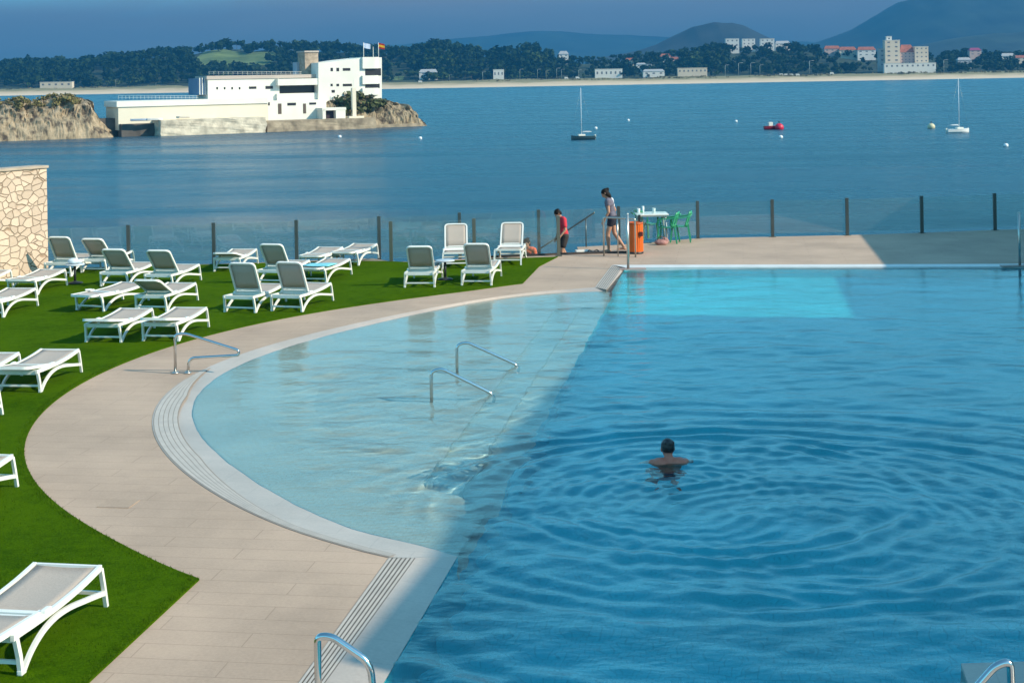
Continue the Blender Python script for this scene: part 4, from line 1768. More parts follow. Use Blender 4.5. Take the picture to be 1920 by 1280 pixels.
def torso(mb, p, grow=0.0, top=True):
    up = (p.neck - p.pelvis).normalized()
    side = (p.shR - p.shL).normalized()
    f = up.cross(side).normalized() * -1
    M = Matrix((side, f, up)).transposed()
    L_ = (p.neck - p.pelvis).length
    for t, w_, d_ in ((.0, .155, .105), (.12, .150, .105), (.28, .125, .092), (.45, .128, .095), (.62, .145, .105), (.78, .148, .102)):
        mb.ball(p.pelvis + (p.neck - p.pelvis) * t, (w_ + grow, d_ + grow, .075 + grow), 3, M)
    mb.cap(p.shL.lerp(p.shR, .16), p.shL.lerp(p.shR, .84), .062 + grow, .062 + grow)


def person_mesh(p, headfwd, s=1.0, handn=Vector((1, 0, 0)), hands=True, feet=True):
    mb = MB()
    torso(mb, p)
    mb.cap(p.neck - (p.neck - p.pelvis).normalized() * .03, p.neck.lerp(p.head, .6), .052, .050)
    up = (p.head - p.neck).normalized()
    M = add_head(mb, p.head, headfwd, up, s)
    for S in 'LR':
        sh, el, wr_ = getattr(p, 'sh' + S), getattr(p, 'el' + S), getattr(p, 'wr' + S)
        hp, kn, an = getattr(p, 'hip' + S), getattr(p, 'kn' + S), getattr(p, 'an' + S)
        mb.cap(sh, el, .048, .038)
        mb.cap(el, wr_, .038, .025)
        if hands:
            add_hand(mb, wr_, wr_ - el, handn * (1 if S == 'L' else -1), 1.0)
        mb.cap(hp, kn, .082, .055)
        mb.cap(kn, kn.lerp(an, .35), .055, .056)
        mb.cap(kn.lerp(an, .3), an, .056, .036)
        if feet:
            f = getattr(p, 'toe' + S) - an
            add_foot(mb, an, f)
    return mb, M


# the woman walking to the stairs (drawn facing +y, x to her right)
pw_ = Pose(pelvis=(0, -.02, .86), neck=(0, .07, 1.34), head=(0, .15, 1.475), shL=(-.165, .06, 1.29), shR=(.165, .05, 1.29), elL=(-.21, .03, 1.02), elR=(.215, -.07, 1.03), wrL=(-.19, .14, .82), wrR=(.20, .02, .80),
           hipL=(-.09, -.02, .82), hipR=(.09, -.02, .82), knL=(-.095, .08, .45), knR=(.095, -.06, .46), anL=(-.09, .06, .075), anR=(.09, -.30, .11), toeL=(-.09, .30, .0), toeR=(.09, -.1, 0))
wp = G(1147, 471)
wroot = empty('person', wp, R(78))
tag(wroot, 'woman in grey top and dark shorts looking down as she walks to the stairs', 'person')
mb, M = person_mesh(pw_, Vector((-.15, .8, -.62)))
remesh(mb.build('body', M_SKIN, wroot), .008)
mb = MB()
add_hair(mb, pw_.head, M, 1.0, .10, bun=True)
remesh(mb.build('hair', M_HAIR, wroot), .012)
mb = MB()
q = Pose(**{k: v for k, v in pw_.__dict__.items()})
q.pelvis = pw_.pelvis + Vector((0, 0, .05))
torso(mb, q, .016)
mb.cap(pw_.shL, pw_.shL.lerp(pw_.elL, .35), .064, .056)
remesh(mb.build('top', mat('grey_top', (.13, .12, .16), .85, var=.25, vscale=12), wroot), .012)
mb = MB()
mb.cap(pw_.shR, pw_.shR.lerp(pw_.elR, .55), .064, .058)
mb.ball(pw_.shR + Vector((-.03, -.05, -.05)), (.07, .06, .12), 2)
remesh(mb.build('sleeve', mat('white_sleeve', (.75, .76, .80), .85), wroot), .012)
mb = MB()
for S in 'LR':
    hp, kn = getattr(pw_, 'hip' + S), getattr(pw_, 'kn' + S)
    mb.cap(hp, hp.lerp(kn, .34), .105, .088)
mb.ball(pw_.pelvis + Vector((0, -.01, .0)), (.178, .125, .10), 3)
remesh(mb.build('shorts', mat('navy_shorts', (.015, .016, .03), .85), wroot), .012)

# the person in the red shirt some steps down
pr_ = Pose(pelvis=(0, 0, .90), neck=(0, .07, 1.38), head=(0, .17, 1.49), shL=(-.19, .06, 1.325), shR=(.19, .06, 1.325), elL=(-.235, .05, 1.05), elR=(.235, .02, 1.05), wrL=(-.22, .20, .87), wrR=(.235, .12, .82),
           hipL=(-.095, 0, .86), hipR=(.095, 0, .86), knL=(-.10, .10, .46), knR=(.10, -.02, .48), anL=(-.10, .03, .075), anR=(.10, -.17, .16), toeL=(-.1, .3, 0), toeR=(.1, .1, .05))
rr_ = G(1064, 474)
st_k = int((2.05 - 1.22) / .27)
rroot = empty('person', Vector((1.24, 38.0, DECK - .2 * 2)), R(112))
rroot.scale = (.93, .93, .93)
tag(rroot, 'person in red shirt and dark shorts with head bowed, some steps down the stairs', 'person')
mb, M = person_mesh(pr_, Vector((.0, .72, -.72)))
remesh(mb.build('body', M_SKIN, rroot), .008)
mb = MB()
add_hair(mb, pr_.head, M, 1.0, .02)
remesh(mb.build('hair', M_HAIR, rroot), .012)
mb = MB()
torso(mb, pr_, .024)
mb.ball(pr_.pelvis + Vector((0, 0, -.02)), (.175, .13, .08), 3)
for S in 'LR':
    sh, el = getattr(pr_, 'sh' + S), getattr(pr_, 'el' + S)
    mb.cap(sh, sh.lerp(el, .62), .072, .066)
remesh(mb.build('shirt', mat('red_shirt', (.62, .035, .055), .85, var=.12, vscale=7, bump=.006, bscale=9), rroot), .012)
mb = MB()
for S in 'LR':
    hp, kn = getattr(pr_, 'hip' + S), getattr(pr_, 'kn' + S)
    mb.cap(hp, hp.lerp(kn, .62), .112, .092)
remesh(mb.build('shorts', mat('dark_shorts', (.035, .028, .028), .85, var=.2, vscale=9), rroot), .012)

# the bather lower on the stairs, only head and shoulders above the lawn
oroot = empty('person', Vector((.37, 38.0, DECK - .2 * 6)), R(150))
tag(oroot, 'person with dark hair and salmon orange top, low on the stairs beyond the lawn edge', 'person')
po_ = Pose(**{k: v * .99 for k, v in pw_.__dict__.items()})
mb, M = person_mesh(po_, Vector((-.1, .9, -.42)))
remesh(mb.build('body', M_SKIN, oroot), .008)
mb = MB()
add_hair(mb, po_.head, M, 1.0, .08, bun=True)
remesh(mb.build('hair', M_HAIR, oroot), .012)
mb = MB()
torso(mb, po_, .018)
for S in 'LR':
    sh, el = getattr(po_, 'sh' + S), getattr(po_, 'el' + S)
    mb.cap(sh, sh.lerp(el, .45), .066, .060)
remesh(mb.build('top', mat('salmon_top', (.90, .17, .08), .85, var=.12, vscale=9), oroot), .012)

# the swimmer, seen from behind, breast stroke
sg = G(1254, 866, WATER)
sroot = empty('person', sg, R(3))
tag(sroot, 'swimmer with short dark hair and bare back, seen from behind in rippled pool water', 'person')
ps_ = Pose(pelvis=(0, -.04, -.46), neck=(0, .0, .065), head=(0, .075, .150), shL=(-.19, -.015, .0), shR=(.19, -.015, .0), elL=(-.29, .20, -.16), elR=(.29, .18, -.16), wrL=(-.16, .40, -.23), wrR=(.16, .39, -.23),
           hipL=(-.085, -.02, -.49), hipR=(.085, -.02, -.49), knL=(-.15, .40, -.62), knR=(.15, .40, -.62), anL=(-.12, .38, -1.02), anR=(.12, .38, -1.02), toeL=(-.2, .5, -1.1), toeR=(.2, .5, -1.1))
mb, M = person_mesh(ps_, Vector((0, 1, .05)), handn=Vector((0, 0, -1)), feet=False)
mb.ball((-.11, -.05, -.015), (.115, .08, .075), 2)
mb.ball((.11, -.05, -.015), (.115, .08, .075), 2)
for S in 'LR':
    an = getattr(ps_, 'an' + S)
    mb.cap(an, an + Vector((0, -.2, -.04)), .036, .028)
remesh(mb.build('body', M_SKIN_T, sroot), .010)
mb = MB()
add_hair(mb, ps_.head + Vector((0, -.004, .004)), M, .98, -.02, sides=False)
remesh(mb.build('hair', mat('wet_hair', (.022, .017, .016), .32, var=.4, vscale=30, bump=.006, bscale=70), sroot), .008)
mb = MB()
mb.ball(ps_.pelvis, (.19, .17, .14), 3)
for S in 'LR':
    hp, kn = getattr(ps_, 'hip' + S), getattr(ps_, 'kn' + S)
    mb.cap(hp, hp.lerp(kn, .45), .11, .095)
remesh(mb.build('swim_shorts', mat('navy_swim', (.01, .02, .06), .8), sroot), .012)

# ------------------------------------------------------------------ the islet with the white sailing school
IO = Vector((-98.0, 372.0, 0))
IA = Vector((.86, .51, 0)).normalized()
IB = Vector((-IA.y, IA.x, 0))


def F(px, py, t):
    """(s, z) of the plane t metres behind the islet's front line"""
    u, v = uv_(px, py)
    k = u / FPX
    Y = (t + IO.dot(IB)) / (k * IB.x + IB.y)
    p = Vector((k * Y, Y, 0))
    return (p - IO).dot(IA), CAMZ - v * Y / FPX


def ibox(mb, x0, x1, y0, y1, t, dep, grow=0.0):
    s0, s1 = F(x0, (y0 + y1) / 2, t)[0], F(x1, (y0 + y1) / 2, t)[0]
    z1, z0 = F((x0 + x1) / 2, y0, t)[1], F((x0 + x1) / 2, y1, t)[1]
    c = IO + IA * (s0 + s1) / 2 + IB * (t + dep / 2)
    mb.box((c.x, c.y, (z0 + z1) / 2), (s1 - s0 + grow * 2, dep + grow * 2, z1 - z0), Matrix.Rotation(math.atan2(IA.y, IA.x), 3, 'Z'))
    return mb


M_CREAM = mat('cream_render', (.78, .70, .55), .85, var=.05, vscale=.15, bump=.01, bscale=2)
M_CREAM2 = mat('white_render', (.80, .77, .68), .85, var=.05, vscale=.2)
M_FARWIN = mat('recess_glass', (.035, .03, .032), .25)
M_BROWNST = mat('tower_stone', (.40, .31, .23), .9, var=.3, vscale=1.2, bump=.04, bscale=4)
M_TRIM = mat('roof_edge', (.50, .42, .36), .8)

sch = empty('sailing_school', IO + IA * 30 + Vector((0, 0, 3)))
tag(sch, 'long white stepped building with a stone tower on the rocky islet', 'building')


def ipart(name, rects, m, parent=None):
    mb = MB()
    for r in rects:
        ibox(mb, *r)
    o = mb.build(name, m, None)
    return rel(o, sch) if parent is None else rel2(o, parent)


def rel2(o, part):
    """child of a part whose own parent is the school"""
    o.parent = part
    o.matrix_parent_inverse = Matrix.Translation(part.parent.location).inverted()
    o.matrix_parent_inverse = (Matrix.Translation(part.parent.location) @ part.matrix_parent_inverse).inverted()
    return o


terr = ipart('terrace', [(222, 502, 197, 240, 0, 11)], M_CREAM)
ipart('terrace_parapet', [(219, 503, 187, 197.5, -.35, 11.5)], M_CREAM2)
hall = ipart('hall', [(390, 524, 147.5, 190, 5, 9)], M_CREAM2)
ipart('hall_roof', [(388, 604, 141, 147.5, 4.7, 9.5)], M_TRIM)
glz = ipart('glazed_end', [(372, 390.0, 147, 178, 6.0, 8)], mat('blue_glazing', (.10, .17, .28), .15))
for x in (374, 379, 384):
    ipart('glazing_post', [(x, x + 1.2, 146, 178, 5.8, .15)], M_CREAM2)
wing = ipart('wing', [(520, 604, 175, 190, 4, 9), (603, 612, 147.5, 190, 4, 9)], M_CREAM2)
ipart('wing_balcony', [(521, 603, 147.6, 160, 3.2, 2.5)], M_CREAM2)
ipart('wing_glass', [(522, 602.5, 160, 175, 5.6, .3)], M_FARWIN)
low = ipart('lower_floor', [(502, 612, 188, 226, 1.0, 12)], M_CREAM2)
ipart('tower', [(572, 597, 97, 150, 8, 5)], M_BROWNST)
ipart('tower_cap', [(571, 598, 95.5, 98.5, 7.7, 5.6)], M_TRIM)
ipart('roof_hut', [(557, 570, 117, 146, 12, 3)], mat('hut_grey', (.40, .44, .50), .8))
# main block with a roof line that climbs to the right
mb = MB()
ol = []
for (x, y) in ((597, 214), (700, 206), (716, 190), (716, 108), (682, 108.5), (650, 112), (620, 116.5), (597, 118)):
    s_, z_ = F(x, y, 3)
    ol.append((s_, z_))
mb.slab(ol, IO + IB * 3, IA, Vector((0, 0, 1)), IB, 11)
blk = rel(mb.build('main_block', M_CREAM2), sch)
for (y0, y1) in ((107.5, 128.5), (142, 157.5), (165.5, 178)):
    mb = MB()
    s0, z1 = F(680, y0, 2.2)
    s1, z0 = F(716, y1, 2.2)
    n_ = 10
    out = [(s0, 0)] + [(s1 - 2.4 + 2.4 * math.sin(a * math.pi / 2 / n_), 2.4 - 2.4 * math.cos(a * math.pi / 2 / n_)) for a in range(n_ + 1)] + [(s1, 9), (s0, 9)]
    pts2 = [(IO + IA * s_ + IB * (2.2 + t_)) for s_, t_ in out]
    mb.prism([(p.x, p.y) for p in pts2], z0, z1)
    rel(mb.build('balcony', M_CREAM2), sch)
ipart('balcony_glass', [(685, 714.5, 128.5, 142, 2.93, .3)], M_FARWIN)
ipart('balcony_glass', [(685, 712, 157.5, 165.5, 2.93, .3)], M_FARWIN)
for r in ((620, 624.5, 127.5, 134), (631, 636, 127.5, 134), (643, 657, 128, 133), (620, 624, 157.5, 162), (631, 636, 157.5, 162), (643, 660, 157.5, 162), (622, 628, 169, 174)):
    ipart('window', [r + (2.94, .2)], M_FARWIN)
for x in (406, 420, 434, 448):
    ipart('window', [(x, x + 3, 163.5, 168, 4.94, .2)], M_FARWIN)
for r in ((467, 481, 162.5, 167), (498, 512, 161.5, 167)):
    ipart('window', [r + (4.94, .2)], M_FARWIN)
for r in ((499.5, 504, 192, 198), (539, 555, 193, 198), (580, 593, 192.5, 196.5)):
    if r[0] < 502:
        r = (503, 506, 192, 198)
    ipart('window', [r + (.94, .2)], M_FARWIN)
for r in ((521.5, 528, 194.5, 214), (568.5, 574, 194.5, 213)):
    ipart('door', [r + (.94, .2)], mat('brown_door', (.10, .07, .05), .6))
mb = MB()
for x in range(392, 566, 9):
    p0 = F(x, 141, 5.2)
    q = IO + IA * p0[0] + IB * 5.2
    mb.tube([(q.x, q.y, p0[1]), (q.x, q.y, p0[1] + .9)], .03, 5)
a_, b_ = F(392, 141, 5.2), F(566, 141, 5.2)
for hgt in (.45, .9):
    qa, qb = IO + IA * a_[0] + IB * 5.2, IO + IA * b_[0] + IB * 5.2
    mb.tube([(qa.x, qa.y, a_[1] + hgt), (qb.x, qb.y, b_[1] + hgt)], .03, 5)
rel(mb.build('roof_railing', M_CREAM2), sch)
mb = MB()
for x in range(222, 372, 7):
    p0 = F(x, 187, .2)
    q = IO + IA * p0[0] + IB * .2
    mb.tube([(q.x, q.y, p0[1]), (q.x, q.y, p0[1] + .95)], .03, 5)
a_, b_ = F(222, 187, .2), F(372, 187, .2)
for hgt in (.5, .95):
    qa, qb = IO + IA * a_[0] + IB * .2, IO + IA * b_[0] + IB * .2
    mb.tube([(qa.x, qa.y, a_[1] + hgt), (qb.x, qb.y, b_[1] + hgt)], .03, 5)
rel(mb.build('terrace_railing', M_CREAM2), sch)

# flags on the roof
for (x, y0, lab, kind) in ((682, 80, 'pale blue white flag on the leftmost pole of the white building roof', 1), (700, 88, 'bare pole between the two flags on the white building roof', 0), (710, 80, 'red and yellow flag on the rightmost pole of the white building roof', 2)):
    s_, zb = F(x, 108, 6)
    _, zt = F(x, y0, 6)
    q = IO + IA * s_ + IB * 6
    root = empty('flagpole', (q.x, q.y, zb))
    tag(root, lab, 'flagpole', 'flagpoles on the roof')
    mb = MB()
    mb.tube([(0, 0, 0), (0, 0, zt - zb)], .10, 8, r2=.06)
    mb.build('pole', M_CREAM2, root)
    if kind:
        hh = zt - zb
        dirx = 1 if kind == 1 else -1
        bands = [((.70, .78, .90), 1.4)] if kind == 1 else [((.45, .02, .02), .45), ((.80, .50, .03), .6), ((.45, .02, .02), .45)]
        z = hh - .1
        for bi, (c_, h_) in enumerate(bands):
            mb = MB()
            up, dn = [], []
            for k in range(9):
                t = k / 8 * 1.9
                wv = Vector((t * dirx if kind == 1 else t * .9 * (1 if k < 99 else 1), .14 * math.sin(t * 3), -.22 * t))
                up.append(wv + Vector((0, 0, z)))
                dn.append(wv + Vector((0, 0, z - h_)))
            mb.strip(up, dn)
            bmesh.ops.solidify(mb.bm, geom=mb.bm.faces[:], thickness=.02)
            mb.build('flag', mat('flag_%s' % ('pale' if kind == 1 else ('red', 'yellow', 'red')[bi]), c_, .9), root)
            z -= h_

# kiosk and column
kio = empty('boat_shed', IO + IA * F(626, 220, -3)[0] + IB * -3 + Vector((0, 0, 2)))
tag(kio, 'small white concrete boat shed with a dark opening at the foot of the rock', 'shed')
mb = MB()
for r in ((605, 611, 206, 224), (630, 648, 206, 224), (604, 649, 202, 207)):
    ibox(mb, *r, -3, 4)
mb2 = MB()
rel(mb.build('walls', M_CREAM2), kio)
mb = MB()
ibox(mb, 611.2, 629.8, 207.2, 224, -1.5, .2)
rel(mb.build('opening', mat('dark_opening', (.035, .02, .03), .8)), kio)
col_ = empty('white_column', IO + IA * F(664, 220, -3)[0] + IB * -3 + Vector((0, 0, 2)))
tag(col_, 'tall white square column standing in front of the plant covered rock', 'column')
mb = MB()
ibox(mb, 661, 668, 165, 219, -3, .9)
rel(mb.build('shaft', M_CREAM), col_)
mb = MB()
ibox(mb, 655, 683, 218, 231, -4, 3)
rel(mb.build('plinth', M_CREAM), col_)
mb = MB()
ibox(mb, 662.5, 663.3, 150, 165, -2.6, .12)
rel(mb.build('mast', M_CREAM2), col_)

# quays
mb = MB()
ibox(mb, 302, 500, 223, 256, -7, 8)
for v in mb.bm.verts:
    pass
bmesh.ops.subdivide_edges(mb.bm, edges=mb.bm.edges[:], cuts=7, use_grid_fill=True)
for v in mb.bm.verts:
    v.co += Vector((noise.noise(v.co * .7), noise.noise(v.co * .7 + Vector((9, 0, 0))), .6 * noise.noise(v.co * .8 + Vector((0, 9, 0))))) * .45
M_QUAY = mat('quay_stone', (.60, .52, .40), .95, var=.3, vscale=.55, bump=.15, bscale=1.3, detail=8)
struct(mb.build('quay', M_QUAY))
mb = MB()
ibox(mb, 500.5, 705, 224, 252, -6, 10)
ibox(mb, 700, 788, 233, 247, -3, 7)
bmesh.ops.subdivide_edges(mb.bm, edges=mb.bm.edges[:], cuts=5, use_grid_fill=True)
for v in mb.bm.verts:
    v.co += Vector((noise.noise(v.co * .5), noise.noise(v.co * .5 + Vector((9, 0, 0))), .3 * noise.noise(v.co * .5 + Vector((0, 9, 0))))) * .35
struct(mb.build('quay.001', mat('quay_brown', (.33, .26, .18), .95, var=.4, vscale=.5, bump=.15, bscale=1.0, detail=8)))


def rock_mat():
    m, nt, N, L, b = nodes_of('islet_rock')
    g = N.new('ShaderNodeNewGeometry')
    n = N.new('ShaderNodeTexNoise')
    n.inputs['Scale'].default_value = .45
    n.inputs['Detail'].default_value = 9
    n.inputs['Roughness'].default_value = .7
    mp_ = N.new('ShaderNodeMapping')
    mp_.inputs['Scale'].default_value = (1, 1, .45)
    L.new(g.outputs['Position'], mp_.inputs['Vector'])
    L.new(mp_.outputs[0], n.inputs['Vector'])
    r = N.new('ShaderNodeValToRGB')
    e = r.color_ramp.elements
    e[0].position, e[0].color = .38, (.07, .05, .035, 1)
    e[1].position, e[1].color = .66, (.52, .40, .265, 1)
    x_ = e.new(.5)
    x_.color = (.34, .265, .17, 1)
    L.new(n.outputs['Fac'], r.inputs['Fac'])
    L.new(r.outputs[0], b.inputs['Base Color'])
    b.inputs['Roughness'].default_value = .95
    bp = N.new('ShaderNodeBump')
    bp.inputs['Distance'].default_value = .8
    L.new(n.outputs['Fac'], bp.inputs['Height'])
    L.new(bp.outputs['Normal'], b.inputs['Normal'])
    return m


M_ROCK = rock_mat()


def rock(name, prof, t0, dep, label, seed):
    """rocky ridge: prof lists the skyline as (px, py), foot at t0"""
    sz = [F(x, y, t0 + dep * .35) for x, y in prof]
    ss, zz = [a for a, b in sz], [b for a, b in sz]
    ns, nt_ = 150, 40
    verts = []
    for i in range(ns):
        s_ = ss[0] + (ss[-1] - ss[0]) * i / (ns - 1)
        h = float(np.interp(s_, ss, zz))
        for j in range(nt_):
            t = j / (nt_ - 1)
            f = min(1, (t / .36)) ** .62 if t < .45 else max(0, 1 - ((t - .45) / .55) ** 2)
            z = -1 + (h + 1) * f
            p = IO + IA * s_ + IB * (t0 + dep * t) + Vector((0, 0, z))
            nn = noise.fractal(p * .16 + Vector((seed, 0, 0)), 1, 2, 5)
            rg = 1 - abs(noise.fractal(Vector((p.x * .3, p.y * .3, p.z * .12 + seed)), 1, 2, 5))
            p += (IB * -1 * (nn * 2.6 + (rg - .55) * 3.4 + (noise.noise(p * .9) > .12) * .7) + Vector((0, 0, .6 * nn + .5 * (rg - .6))) + IA * nn * .9) * min(1, max(0.15, f))
            verts.append(p)
    faces = [(i * nt_ + j, (i + 1) * nt_ + j, (i + 1) * nt_ + j + 1, i * nt_ + j + 1) for i in range(ns - 1) for j in range(nt_ - 1)]
    me = D.meshes.new(name)
    me.from_pydata([tuple(v) for v in verts], [], faces)
    me.materials.append(M_ROCK)
    o = D.objects.new(name, me)
    COL.objects.link(o)
    tag(o, label, 'rock')
    return verts, ns, nt_


rA, nsA, ntA = rock('rock_outcrop', [(588, 222), (600, 205), (615, 190), (640, 181), (665, 180), (700, 183), (725, 188), (745, 192), (765, 200), (780, 212), (788, 226), (794, 242)], -2.5, 16, 'pale rock outcrop with shrubs under the right end of the white building', 1.0)
IO_keep = IO.copy()
rB, nsB, ntB = rock('rock_outcrop', [(-90, 200), (-40, 194), (0, 193), (35, 192), (70, 190), (95, 184), (115, 180), (150, 180), (162, 188), (172, 200), (182, 216), (192, 234), (204, 254)], -3, 30, 'cream rock outcrop with grass on top, left of the white building', 8.0)


def leafclump(mb, c, r, n, rnd, fl=1.0, big=1.0):
    for _ in range(n):
        d = Vector((rnd.gauss(0, 1), rnd.gauss(0, 1), rnd.gauss(0, 1)))
        d.normalize()
        p = c + Vector((d.x, d.y, d.z * fl)) * r * rnd.uniform(.45, 1.0)
        a = Vector((rnd.gauss(0, 1), rnd.gauss(0, 1), rnd.gauss(0, .6))).normalized()
        b = d.cross(a)
        if b.length < .05:
            continue
        b.normalize()
        q = r * rnd.uniform(.22, .40) * big
        mb.face([p - a * q, p - b * q * .8, p + a * q, p + b * q * .8])


rnd = random.Random(11)
M_SHRUB = mat('shrub_leaf', (.055, .075, .02), .8, var=.5, vscale=.35, col2=(.13, .14, .045))
M_SHRUB2 = mat('dry_grass_leaf', (.16, .14, .04), .85, var=.5, vscale=.3, col2=(.28, .23, .08))
SH = [(rA, ntA, nsA, .16, .55, 26, 'green shrubs growing over the rock under the white building', M_SHRUB, 1.9), (rB, ntB, nsB, .02, .78, 46, 'olive grass and shrubs on the crown of the left rock', M_SHRUB2, 1.2)]
for verts, nt_, ns_, a0, a1, cnt, lab, m_, sz_ in SH:
    mb = MB()
    for _ in range(cnt * 2):
        i = int(ns_ * rnd.uniform(a0, a1))
        j = rnd.choice([10, 11, 12, 13, 14, 16, 18]) if m_ is M_SHRUB2 else rnd.choice([8, 9, 10, 11, 13, 15, 17, 6])
        leafclump(mb, verts[i * nt_ + j] + Vector((0, 0, .3)), sz_ * rnd.uniform(.5, 1.2), 26, rnd, .6)
    struct(mb.build('shrubbery', m_, recalc=False), lab, 'stuff')

# dinghies laid up on the quay
for i, (px, py, c_, lab) in enumerate(((262, 227, (.45, .55, .68), 'pale blue dinghy laid up left on the islet quay'), (290, 226, (.75, .75, .74), 'white dinghy laid up right of the pale blue one on the islet quay'), (345, 222, (.62, .58, .52), 'beige covered dinghy on the stone quay of the islet'))):
    s_, z_ = F(px, py, -4.5)
    q = IO + IA * s_ + IB * -4.5
    mb = MB()
    L0 = 2.2
    sec = []
    for k in range(9):
        t = -1 + 2 * k / 8
        wd_ = .75 * (1 - max(0, t) ** 2.2) * (.85 if t < -.8 else 1)
        sec.append([Vector((t * L0, -wd_, .55)), Vector((t * L0, -wd_ * .8, .12)), Vector((t * L0, 0, 0)), Vector((t * L0, wd_ * .8, .12)), Vector((t * L0, wd_, .55))])
    for a, b in zip(sec, sec[1:]):
        for k in range(4):
            mb.face([a[k], a[k + 1], b[k + 1], b[k]])
        mb.face([a[0], b[0], b[4], a[4]])
    mb.face(sec[0])
    o = mb.build('dinghy', mat('dinghy_%d' % i, c_, .5))
    o.location = (q.x, q.y, z_)
    o.rotation_euler = (0, 0, .4 + i * .3)
    tag(o, lab, 'dinghy', 'dinghies laid up on the islet')
mb = MB()
ibox(mb, 228, 302, 232, 256, -2.0, 3)
ibox(mb, 188, 229, 222, 256, 3.0, 5)
struct(mb.build('gap_shade_block', mat('gap_shade_dark', (.10, .09, .08), .95, var=.3, vscale=.5)))  # shadow of the gap below the terrace, put into near-black blocks


# ------------------------------------------------------------------ boats and buoys
def hull(mb, L0, W0, H0, bow=2.0):
    sec = []
    for k in range(13):
        t = -1 + 2 * k / 12
        wd_ = W0 / 2 * (1 - max(0, t) ** bow) * (1 - .25 * max(0, -t) ** 2)
        wd_ = max(wd_, .02)
        sheer = H0 * (1 + .22 * max(0, t) ** 2 + .05 * t * t)
        sec.append([Vector((t * L0 / 2, -wd_, sheer)), Vector((t * L0 / 2, -wd_ * .85, H0 * .3)), Vector((t * L0 / 2 * .96, -wd_ * .3, -.25)), Vector((t * L0 / 2 * .96, wd_ * .3, -.25)), Vector((t * L0 / 2, wd_ * .85, H0 * .3)), Vector((t * L0 / 2, wd_, sheer))])
    for a, b in zip(sec, sec[1:]):
        for k in range(5):
            mb.face([a[k], a[k + 1], b[k + 1], b[k]])
        mb.face([a[0], b[0], b[5], a[5]])
    mb.face(sec[0])
    return mb


def sailboat(px, py, mast_top, hullcol, yaw, lab, L0=5.2, extra=True):
    p = G(px, py, 0.0)
    root = empty('sailboat', p, yaw)
    tag(root, lab, 'sailboat', 'moored sailboats')
    hull(MB(), 1, 1, 1)
    mb = hull(MB(), L0, 1.75, .75)
    mb.build('hull', mat('hull_%s' % lab.split()[0], hullcol, .35), root)
    mb = MB()
    mb.box((.35, 0, .95), (1.5, 1.0, .35), bevel=.08)
    mb.build('cabin', M_CREAM2, root)
    top = P(px, mast_top, p.y).z
    mb = MB()
    mb.tube([(.3, 0, .7), (.3, 0, top)], .085, 8, r2=.055)
    mb.build('mast', mat('mast_alloy', (.72, .74, .76), .4), root)
    mb = MB()
    mb.tube([(.25, 0, 1.5), (-1.9, 0, 1.6)], .05, 8)
    mb.ball((-.8, 0, 1.62), (1.0, .12, .14), 2)
    mb.build('boom', mat('sail_cover', (.62, .64, .66), .8), root)
    mb = MB()
    mb.tube([(.3, 0, top - .1), (L0 / 2 - .05, 0, .95)], .012, 5)
    mb.tube([(.3, 0, top - .1), (-L0 / 2 + .1, 0, .8)], .012, 5)
    mb.build('rigging', M_STEELB, root)
    if extra:
        mb = MB()
        mb.box((-L0 / 2 - .1, 0, .7), (.28, .3, .55), bevel=.05)
        mb.box((-L0 / 2 - .12, 0, .1), (.12, .12, .8))
        mb.build('outboard_motor', M_CREAM2, root)
    return root


sailboat(1093, 262, 165, (.03, .07, .085), R(197), 'dark hulled sailboat moored with bare mast in the middle of the bay')
sailboat(1796, 249, 147, (.78, .77, .74), R(15), 'white hulled sailboat moored with bare mast toward the right of the bay')

rp_ = G(1446, 243, 0)
raft = empty('work_boat', rp_, R(8))
tag(raft, 'small red work boat with white wheelhouse lying beside the round red buoy', 'boat')
mb = hull(MB(), 3.4, 1.5, .8)
mb.build('hull', mat('red_hull', (.32, .012, .03), .4), raft)
mb = MB()
mb.box((-.2, 0, 1.25), (1.0, .95, .9), bevel=.08)
mb.build('wheelhouse', M_CREAM2, raft)
M_BWHITE = mat('white_buoy', (.82, .84, .84), .4)


def buoy(px, py, r, m, lab):
    p = G(px, py, 0)
    root = empty('buoy', p)
    tag(root, lab, 'buoy', 'mooring buoys on the bay')
    mb = MB()
    mb.ball((0, 0, r * .45), (r, r, r * .92), 3)
    mb.build('float', m, root)
    mb = MB()
    mb.tube([(0, 0, r * 1.3), (0, 0, r * 1.75)], r * .12, 8)
    mb.ball((0, 0, r * 1.75), r * .16, 2)
    mb.build('ring', M_POLE, root)


buoy(1461, 243, 1.05, mat('red_buoy', (.62, .02, .06), .4), 'large round red buoy beside the small work boat')
buoy(1746, 241, .85, mat('cream_buoy', (.62, .56, .36), .5), 'large cream yellow buoy left of the white sailboat')
for (x, y, lab) in ((637, 258, 'small white buoy on the water in front of the islet quay'), (788, 261, 'small white buoy off the right tip of the islet'), (1117, 242, 'small white buoy just behind the dark hulled sailboat'), (1178, 227, 'small white buoy in the middle of the bay, right of the dark sailboat'), (1380, 229, 'small white buoy left of the small red work boat'), (1464, 259, 'small white buoy nearer than the round red buoy'), (1886, 275, 'small white buoy nearest the right edge of the bay')):
    buoy(x, y, .42, M_BWHITE, lab)

